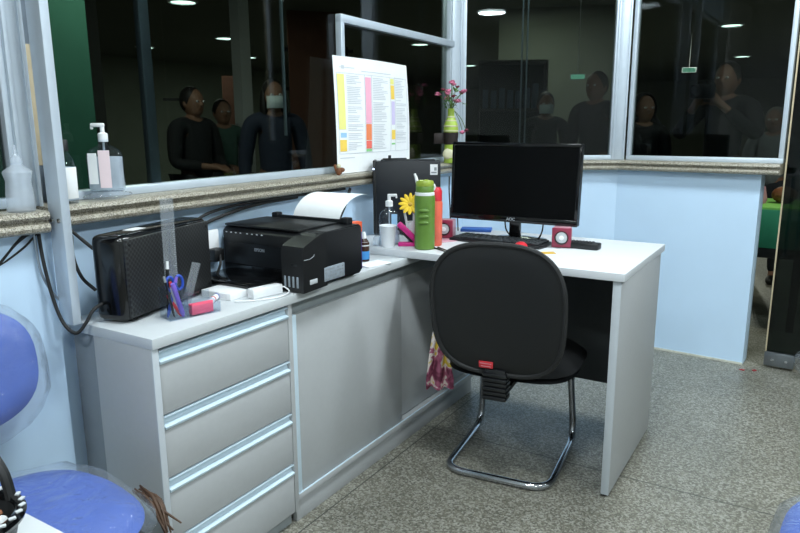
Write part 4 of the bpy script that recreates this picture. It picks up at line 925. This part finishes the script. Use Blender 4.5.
k = B(); k.tube([(0.05, 0, -0.025), (0.07, -0.02, -0.05), (0.06, -0.04, -0.10), (0.05, -0.06, -0.115)], 0.004, 8, smooth=6); obj('lead', k, 'rubber', pl)

# ------------------------------------------------------------------ wrapped blue chairs, table, basket
def blue_chair(label, loc, rz):
    c = thing('upholstered_chair', label, 'chair', loc, rz, 'blue chairs still in plastic')
    # faces local -y ; seat centre at origin
    k = B(); k.pad(0.215, 0.215, 0.022, 0.034, 2.7, mtx=T(0, 0, 0.425) @ Matrix.Rotation(pi/2, 4, 'X')); obj('seat', k, 'blue', c)
    k = B(); k.pad(0.205, 0.205, 0.016, 0.004, 2.8, mtx=T(0, 0, 0.397) @ Matrix.Rotation(-pi/2, 4, 'X')); obj('seat_shell', k, 'shell', c)
    bm_ = T(-0.022, 0.262, 0.680, 0, radians(-8))
    k = B(); k.pad(0.19, 0.14, 0.03, 0.012, 2.6, bend=-0.4, mtx=bm_); obj('backrest', k, 'blue', c)
    k = B(); k.pad(0.184, 0.134, 0.0, 0.02, 2.6, bend=-0.4, mtx=bm_ @ T(0, 0.005, 0)); obj('backrest_shell', k, 'shell', c)
    k = B(); k.pad(0.208, 0.165, 0.042, 0.034, 2.6, bend=-0.4, mtx=bm_ @ T(0, 0, -0.012))
    crink(k, 0.006); fw_ = obj('plastic_cover', k, 'film', c, 180)
    k = B(); k.pad(0.232, 0.232, 0.034, 0.046, 2.7, mtx=T(0, 0, 0.420) @ Matrix.Rotation(pi/2, 4, 'X')); crink(k, 0.007); obj('plastic_cover', k, 'film', c, 180)
    k = B(); k.box(-0.03, 0.03, 0.20, 0.285, 0.385, 0.40, 0.004); k.box(-0.03, 0.03, 0.27, 0.288, 0.385, 0.66, 0.004); obj('back_bracket', k, 'bluefoot', c)
    k = B(); k.tube(fillet([(-0.15, 0.1, 0.385), (-0.18, -0.19, 0.385), (-0.2, -0.22, 0.013), (-0.2, 0.2, 0.013), (0.2, 0.2, 0.013), (0.2, -0.22, 0.013), (0.18, -0.19, 0.385), (0.15, 0.1, 0.385)], 0.07, 8), 0.0125, 12); obj('sled_frame', k, 'bluefoot', c)
    return c
def crink(k, amp):
    from mathutils import noise
    k.bm.normal_update()
    for v in k.bm.verts: v.co += v.normal*abs(noise.noise(v.co*22))*amp*1.6 + v.normal*abs(noise.noise(v.co*55))*amp*0.7
blue_chair('plastic-wrapped blue chair against the blue wall, beside the drawer cabinet', (0.400, -0.335, 0.0), radians(82))
blue_chair('plastic-wrapped blue chair cut off by right edge of the photo', (1.868, 0.44, 0.0), radians(-95))
k = B(); k.box(-0.012, 0.012, -0.004, 0.004, -0.02, 0.02, 0.002); tag(obj('white_clip', k, 'white', None, loc=(0.170, -0.172, 0.680), rz=radians(-10)), 'small white tag at the wrapped blue backrest edge by the wall', 'tag')
k = B()
random.seed(5)
for i in range(7):
    a = random.uniform(-0.4, 0.4); k.tube([(random.uniform(-.012, .012), -0.06, random.uniform(-.008, .008)), (random.uniform(-.015, .015), 0.0, 0.02+random.uniform(-.01, .01)), (random.uniform(-.02, .02), 0.07, random.uniform(-.008, .008))], [0.002, 0.0045, 0.002], 6, smooth=4)
bmesh.ops.transform(k.bm, matrix=Matrix.Rotation(radians(-28), 4, 'X'), verts=k.bm.verts[:])
tag(obj('twisted_cord_bundle', k, 'darkbrown', None, 60, loc=(0.478, -0.085, 0.375), rz=radians(-90)), 'twisted brown strip caught between blue chair seat and the drawer cabinet', 'strip')
tb = thing('white_table', 'white table with only its corner showing, in the lower left foreground', 'table', (0.72, -0.86, 0.0))
k = B(); k.box(-0.32, 0.30, -0.30, 0.30, 0.725, 0.75, 0.004); obj('tabletop', k, 'desk', tb)
for x in (-0.28, 0.26):
    for y in (-0.26, 0.26):
        k = B(); k.tube([(x, y, 0), (x, y, 0.725)], 0.015, 10); obj('leg', k, 'alu_dull', tb)
bk = thing('beaded_basket', 'small round basket with black beaded rim and handle on the white table', 'basket', (0.934, -0.645, 0.75))
k = B(); k.lathe([(0, 0), (0.035, 0), (0.048, 0.02), (0.054, 0.045), (0.051, 0.045), (0.045, 0.02), (0.033, 0.004), (0, 0.004)], 30); obj('bowl', k, 'black', bk)
k = B(); k.tube([(0.054*cos(2*pi*i/40), 0.054*sin(2*pi*i/40), 0.046) for i in range(40)], 0.006, 8, closed=True); obj('rim', k, 'gloss', bk)
k = B()
for i in range(26): a = 2*pi*i/26; k.box(-0.0035, 0.0035, -0.0022, 0.0022, -0.0012, 0.0012, 0.0008, T(0.056*cos(a), 0.056*sin(a), 0.052, a+0.8))
obj('beads', k, 'lightgrey', bk)
k = B(); k.tube([(0.0, 0.052, 0.045), (-0.012, 0.052, 0.075), (-0.035, 0.047, 0.10), (-0.07, 0.035, 0.115)], 0.006, 8, smooth=6); obj('handle', k, 'black', bk)
k = B(); random.seed(9)
for i in range(40):
    a = random.uniform(0, 2*pi); r = 0.038*math.sqrt(random.random()); k.ball((r*cos(a), r*sin(a), 0.022+random.uniform(0, 0.018)), (0.008, 0.006, 0.005), 8, 6)
tag(obj('white_sweets', k, 'white', None, loc=(0.934, -0.645, 0.75)), 'white pieces heaped in the black beaded basket', 'sweets', kind='stuff')
k = B()
for i in range(16):
    a = random.uniform(0, 2*pi); r = 0.034*math.sqrt(random.random()); k.ball((r*cos(a), r*sin(a), 0.040+random.uniform(0, 0.006)), (0.006, 0.004, 0.003), 8, 6)
tag(obj('brown_petals', k, 'brown', None, loc=(0.934, -0.645, 0.75)), 'small brown pieces on top of the white heap in the basket', 'petals', kind='stuff')
# bag and scraps by the door
k = crumple(0.085, 0.05, 0.17, 6); tag(obj('plastic_bag', k, 'film', None, 180, loc=(1.725, 2.655, 0.0), rz=0.1), 'crumpled clear plastic bag on the floor before the dark glass door', 'bag')
for i, (x, y, lb) in enumerate(((1.418, 2.64, 'left'), (1.47, 2.66, 'right'))):
    k = B(); k.prism([(-0.012, -0.007), (0.010, -0.009), (0.014, 0.004), (-0.004, 0.009)], 0, 0.002); tag(obj('red_scrap', k, 'redscrap', None, loc=(x, y, 0.0), rz=i), 'tiny red scrap on the floor at the blue wall corner, %s of two' % lb, 'scrap', 'red scraps')

# ------------------------------------------------------------------ hall: green table, shelf, people
gt = thing('green_table', 'table under a green cloth in the hall, seen through the gap by the glass door', 'table', (1.32, 3.72, 0.0))
k = B(); k.box(-0.3, 0.3, -0.28, 0.28, 0.70, 0.725, 0.004); obj('tabletop', k, 'limecloth', gt)
k = B(); k.box(-0.305, 0.305, -0.288, -0.28, 0.49, 0.712, 0.003); k.box(-0.308, -0.30, -0.28, 0.28, 0.49, 0.70, 0.003); obj('cloth_skirt', k, 'tgreen', gt)
k = B(); k.box(-0.295, 0.295, -0.275, 0.275, 0.43, 0.49, 0.004); obj('under_shelf', k, 'black', gt)
for x in (-0.27, 0.27):
    for y in (-0.25, 0.25):
        k = B(); k.box(x-0.02, x+0.02, y-0.02, y+0.02, 0, 0.70, 0.003); obj('leg', k, 'black', gt)
k = B(); k.lathe([(0, 0), (0.05, 0), (0.055, 0.03), (0.04, 0.10), (0, 0.11)], 18); tag(obj('pink_bag', k, 'pinkcloth', None, loc=(1.34, 3.66, 0.725)), 'pink cloth bag on the green table in the hall', 'bag')
k = B(); k.ball((0, 0, 0.05), (0.07, 0.06, 0.05)); tag(obj('brown_basket', k, 'brown', None, loc=(1.48, 3.72, 0.725)), 'brown rounded basket on the green table in the hall', 'basket')
sh = thing('paper_shelf', 'dark shelf with pale papers in the hall, behind the window left of the monitor top', 'shelf', (-1.21, 5.20, 0.0), radians(25))
k = B(); k.box(-0.04, 0.62, 0.25, 0.28, 0, 1.80, 0.003); obj('back_panel', k, 'black', sh)
for x in (-0.04, 0.60):
    k = B(); k.box(x, x+0.02, 0, 0.25, 0, 1.80, 0.002); obj('side_panel', k, 'darkwall', sh)
for z in (0.5, 0.9, 1.33, 1.78):
    k = B(); k.box(-0.02, 0.60, 0, 0.25, z, z+0.025, 0.002); obj('shelf_board', k, 'darkwall', sh)
random.seed(4)
for i in range(7):
    pz = 1.355; h = random.uniform(0.16, 0.24); k = B(); k.box(-0.026, 0.026, 0.0, 0.19, 0, h, 0.003)
    tag(obj('paper_file', k, 'bluefile', None, loc=(*(Matrix.Translation((-1.21, 5.20, 0)) @ Matrix.Rotation(radians(25), 4, 'Z') @ Vector((0.03+i*0.08, 0.02, pz))).xyz,), rz=radians(25)), 'pale upright file on the dark hall shelf beyond the window', 'file', 'files on the hall shelf')

def skin_mesh(verts, edges, radii, root, sub=2):
    me = bpy.data.meshes.new('tmp'); me.from_pydata(verts, edges, []); o = bpy.data.objects.new('tmp', me); COL.objects.link(o)
    o.modifiers.new('s', 'SKIN')
    for i, r in enumerate(radii):
        me.skin_vertices[0].data[i].radius = (r, r); me.skin_vertices[0].data[i].use_root = (i == root)
    o.modifiers.new('u', 'SUBSURF').levels = sub
    dg = bpy.context.evaluated_depsgraph_get(); m2 = bpy.data.meshes.new_from_object(o.evaluated_get(dg)); bpy.data.objects.remove(o)
    t = bmesh.new(); t.from_mesh(m2); bpy.data.meshes.remove(m2); bpy.data.meshes.remove(me); return t
def hand_chain(V, E, Rr, wi, wrist, d, side):
    """palm and five curled fingers from the wrist along d"""
    d = d.normalized(); s = side - d*side.dot(d); s.normalize(); n = d.cross(s)
    pc_ = len(V); V.append(wrist+d*0.05); Rr.append(0.026); E.append((wi, pc_))
    for q, ln in ((-0.028, 0.058), (-0.010, 0.07), (0.009, 0.075), (0.027, 0.066)):
        b0 = len(V); V.append(wrist+d*0.085+s*q); Rr.append(0.010); E.append((pc_, b0))
        V.append(V[b0]+d*ln*0.5-n*0.008); Rr.append(0.009); E.append((b0, b0+1))
        V.append(V[b0+1]+d*ln*0.4-n*0.026); Rr.append(0.0075); E.append((b0+1, b0+2))
    b0 = len(V); V.append(wrist+d*0.035+s*0.04); Rr.append(0.012); E.append((pc_, b0)); V.append(wrist+d*0.07+s*0.058-n*0.015); Rr.append(0.009); E.append((b0, b0+1))
def person(label, x, y, face, h, top='shirtdark', hair='short', hairm='hairdark', mask=False, pose='down', group=None, hood=False):
    """standing figure; local -y is where it faces"""
    p = thing('person', label, 'person', (x, y, 0), face, group); q = h/1.65
    J = dict(pel=(0, 0, .90), wai=(0, .0, 1.03), che=(0, .01, 1.22), ncb=(0, .012, 1.37), nck=(0, .0, 1.43),
             hl=(-.095, 0, .87), kl=(-.105, -.012, .48), al=(-.11, .012, .09), tl=(-.125, -.13, .035), hr=(.095, 0, .87), kr=(.105, -.012, .48), ar=(.11, .012, .09), tr=(.125, -.13, .035),
             sl=(-.175, .01, 1.345), sr=(.175, .01, 1.345))
    if pose == 'camera': J.update(el=(-.27, -.13, 1.15), wl=(-.10, -.27, 1.36), er=(.27, -.13, 1.15), wr=(.07, -.27, 1.36))
    elif pose == 'hold': J.update(el=(-.22, -.02, 1.07), wl=(-.08, -.24, 1.05), er=(.22, -.02, 1.07), wr=(.08, -.24, 1.02))
    else: J.update(el=(-.225, .02, 1.07), wl=(-.235, -.05, .83), er=(.225, .02, 1.07), wr=(.235, -.05, .83))
    R0 = dict(pel=.125, wai=.11, che=.125, ncb=.07, nck=.05, hl=.085, kl=.056, al=.038, tl=.034, hr=.085, kr=.056, ar=.038, tr=.034, sl=.06, sr=.06, el=.04, wl=.026, er=.04, wr=.026)
    E0 = [('pel','wai'),('wai','che'),('che','ncb'),('ncb','nck'),('pel','hl'),('hl','kl'),('kl','al'),('al','tl'),('pel','hr'),('hr','kr'),('kr','ar'),('ar','tr'),('ncb','sl'),('sl','el'),('el','wl'),('ncb','sr'),('sr','er'),('er','wr')]
    def build(names, grow, hands, trim=None):
        idx = {n_: i for i, n_ in enumerate(names)}; V = [Vector(J[n_])*q for n_ in names]; E = [(idx[a], idx[c]) for a, c in E0 if a in idx and c in idx]; Rr = [(R0[n_]+grow)*q for n_ in names]
        if trim:
            for n_, (to, f) in trim.items(): V[idx[n_]] = Vector(J[n_])*q*f+Vector(J[to])*q*(1-f)
        if hands:
            for s_, sg in (('l', -1), ('r', 1)): hand_chain(V, E, Rr, idx['w'+s_], V[idx['w'+s_]], V[idx['w'+s_]]-V[idx['e'+s_]], Vector((-sg, -0.3, 0.2)))
        return skin_mesh(V, E, Rr, 0)
    bd = B(); bd.add(build(list(J), 0.0, True))
    hz = 1.535*q; bd.ball((0, -0.008*q, hz), (.076*q, .094*q, .112*q), 20, 14); bd.ball((0, -0.03*q, hz-.05*q), (.058*q, .066*q, .062*q), 16, 10)
    bd.ball((0, -.106*q, hz-.012*q), (.012*q, .018*q, .02*q), 10, 8)
    for sg in (-1, 1): bd.ball((sg*.078*q, .004*q, hz-.01*q), (.01*q, .018*q, .028*q), 10, 8)
    o = obj('body', bd, 'skin', p, 180)
    rm = o.modifiers.new('r', 'REMESH'); rm.mode = 'VOXEL'; rm.voxel_size = 0.0085; rm.use_smooth_shade = True
    dg = bpy.context.evaluated_depsgraph_get(); m2 = bpy.data.meshes.new_from_object(o.evaluated_get(dg)); o.modifiers.clear(); o.data = m2
    if not m2.materials: m2.materials.append(M['skin'])
    k = B(); k.add(build(['pel','wai','che','ncb','sl','el','wl','sr','er','wr'], 0.014, False, {'wl': ('el', .85), 'wr': ('er', .85)})); obj('top', k, top, p, 180)
    k = B(); k.add(build(['pel','hl','kl','al','hr','kr','ar'], 0.012, False)); obj('trousers', k, 'trousers', p, 180)
    for sg in (-1, 1):
        k = B(); k.ball((sg*.122*q, -.05*q, .03), (.047*q, .13*q, .04), 16, 10)
        for v in k.bm.verts: v.co.z = max(v.co.z, 0.0)
        obj('shoe', k, 'black', p)
        k = B(); k.ball((sg*.03*q, -.094*q, hz+.008*q), (.013*q, .008*q, .008*q), 12, 8); obj('eye', k, 'white', p)
        k = B(); k.ball((sg*.03*q, -.101*q, hz+.008*q), (.005*q, .003*q, .005*q), 8, 6); obj('pupil', k, 'black', p)
    k = B()
    if hood: k.ball((0, .012*q, hz), (.105*q, .115*q, .14*q), 20, 14); k.ball((0, .04*q, hz-.17*q), (.17*q, .11*q, .15*q), 20, 12)
    else:
        k.ball((0, .014*q, hz+.018*q), (.086*q, .098*q, .108*q), 20, 14)
    bmesh.ops.bisect_plane(k.bm, geom=k.bm.verts[:]+k.bm.edges[:]+k.bm.faces[:], plane_co=(0, -.045*q, hz+.03*q), plane_no=(0, -1, -.45 if not hood else -.1), clear_outer=True)
    if hair == 'long': k.ball((0, .05*q, hz-.1*q), (.095*q, .06*q, .19*q), 18, 12); [k.ball((sg*.075*q, -.0*q, hz-.09*q), (.028*q, .05*q, .15*q), 12, 10) for sg in (-1, 1)]
    obj('head_scarf' if hood else 'hair', k, 'shirtdark' if hood else hairm, p, 180)
    k = B(); k.box(-.022*q, .022*q, -.1*q, -.088*q, hz-.052*q, hz-.046*q, .002); obj('mouth', k, 'brown', p)
    if mask:
        k = B(); k.sheet(lambda u, v: (.072*q*sin((u-.5)*2.4), -.016*q-.108*q*cos((u-.5)*2.0)-.014*q*sin(pi*v), hz-.085*q+v*.085*q), 14, 8, 0.002); obj('face_mask', k, 'maskw', p)
    return p
def facing(x, y): return atan2(-0.94-y, 1.65-x)+pi/2
def pp(label, x, y, h, turn=0, **k): return person(label, x, y, facing(x, y)+turn, h, **k)  # some figures beyond the glass stand in for people reflected in it
pp('person in a dark shirt seen in the left window, head bowed, nearest to the pump bottle', -2.093, 2.382, 1.46, 0.7, pose='hold')
pp('person in a dull green top in the left window, between the dark-shirted and the masked person', -2.393, 2.942, 1.40, 0.3, top='shirtgreen', pose='hold')
pp('person with long dark hair and pale face mask, seen in the window left of the chart', -1.435, 2.479, 1.49, 0.2, top='shirtnavy', hair='long', mask=True)
pp('person in dark clothes seen in the middle window, right above the monitor', -0.43, 4.82, 1.468, 0.1, mask=True)
pp('tall person in dark clothes seen in the middle window, close to its right post', 0.08, 4.55, 1.60, -0.5)
pp('person in a dark head scarf seen in the right window, next to its left post', 0.542, 4.145, 1.40, 0.4, hood=True)
ph_ = pp('person in black raising a camera with both hands seen in the right window', 1.053, 4.23, 1.60, -0.35, pose='camera')
pp('person in a grey top seen in the right window, beside the one raising a camera', 1.325, 4.87, 1.31, -0.2, top='shirtgrey', hairm='greyhair')
fx = facing(1.053, 4.23)-0.35
cl = Matrix.Translation((1.053, 4.23, 0)) @ Matrix.Rotation(fx, 4, 'Z') @ Vector((-0.015, -0.36, 1.40))
cm = thing('camera_body', 'black camera held up by the person in black seen in the right window', 'camera', cl, fx)
k = B(); k.box(-0.07, 0.07, -0.03, 0.03, -0.045, 0.045, 0.008); k.box(-0.03, 0.03, -0.025, 0.025, 0.04, 0.07, 0.008); obj('body', k, 'black_plastic', cm)
k = B(); k.lathe([(0, 0), (0.035, 0), (0.036, 0.08), (0.03, 0.082), (0.028, 0.07), (0, 0.07)], 22, mtx=T(0, -0.03, 0, 0, pi/2)); obj('lens', k, 'gloss', cm)
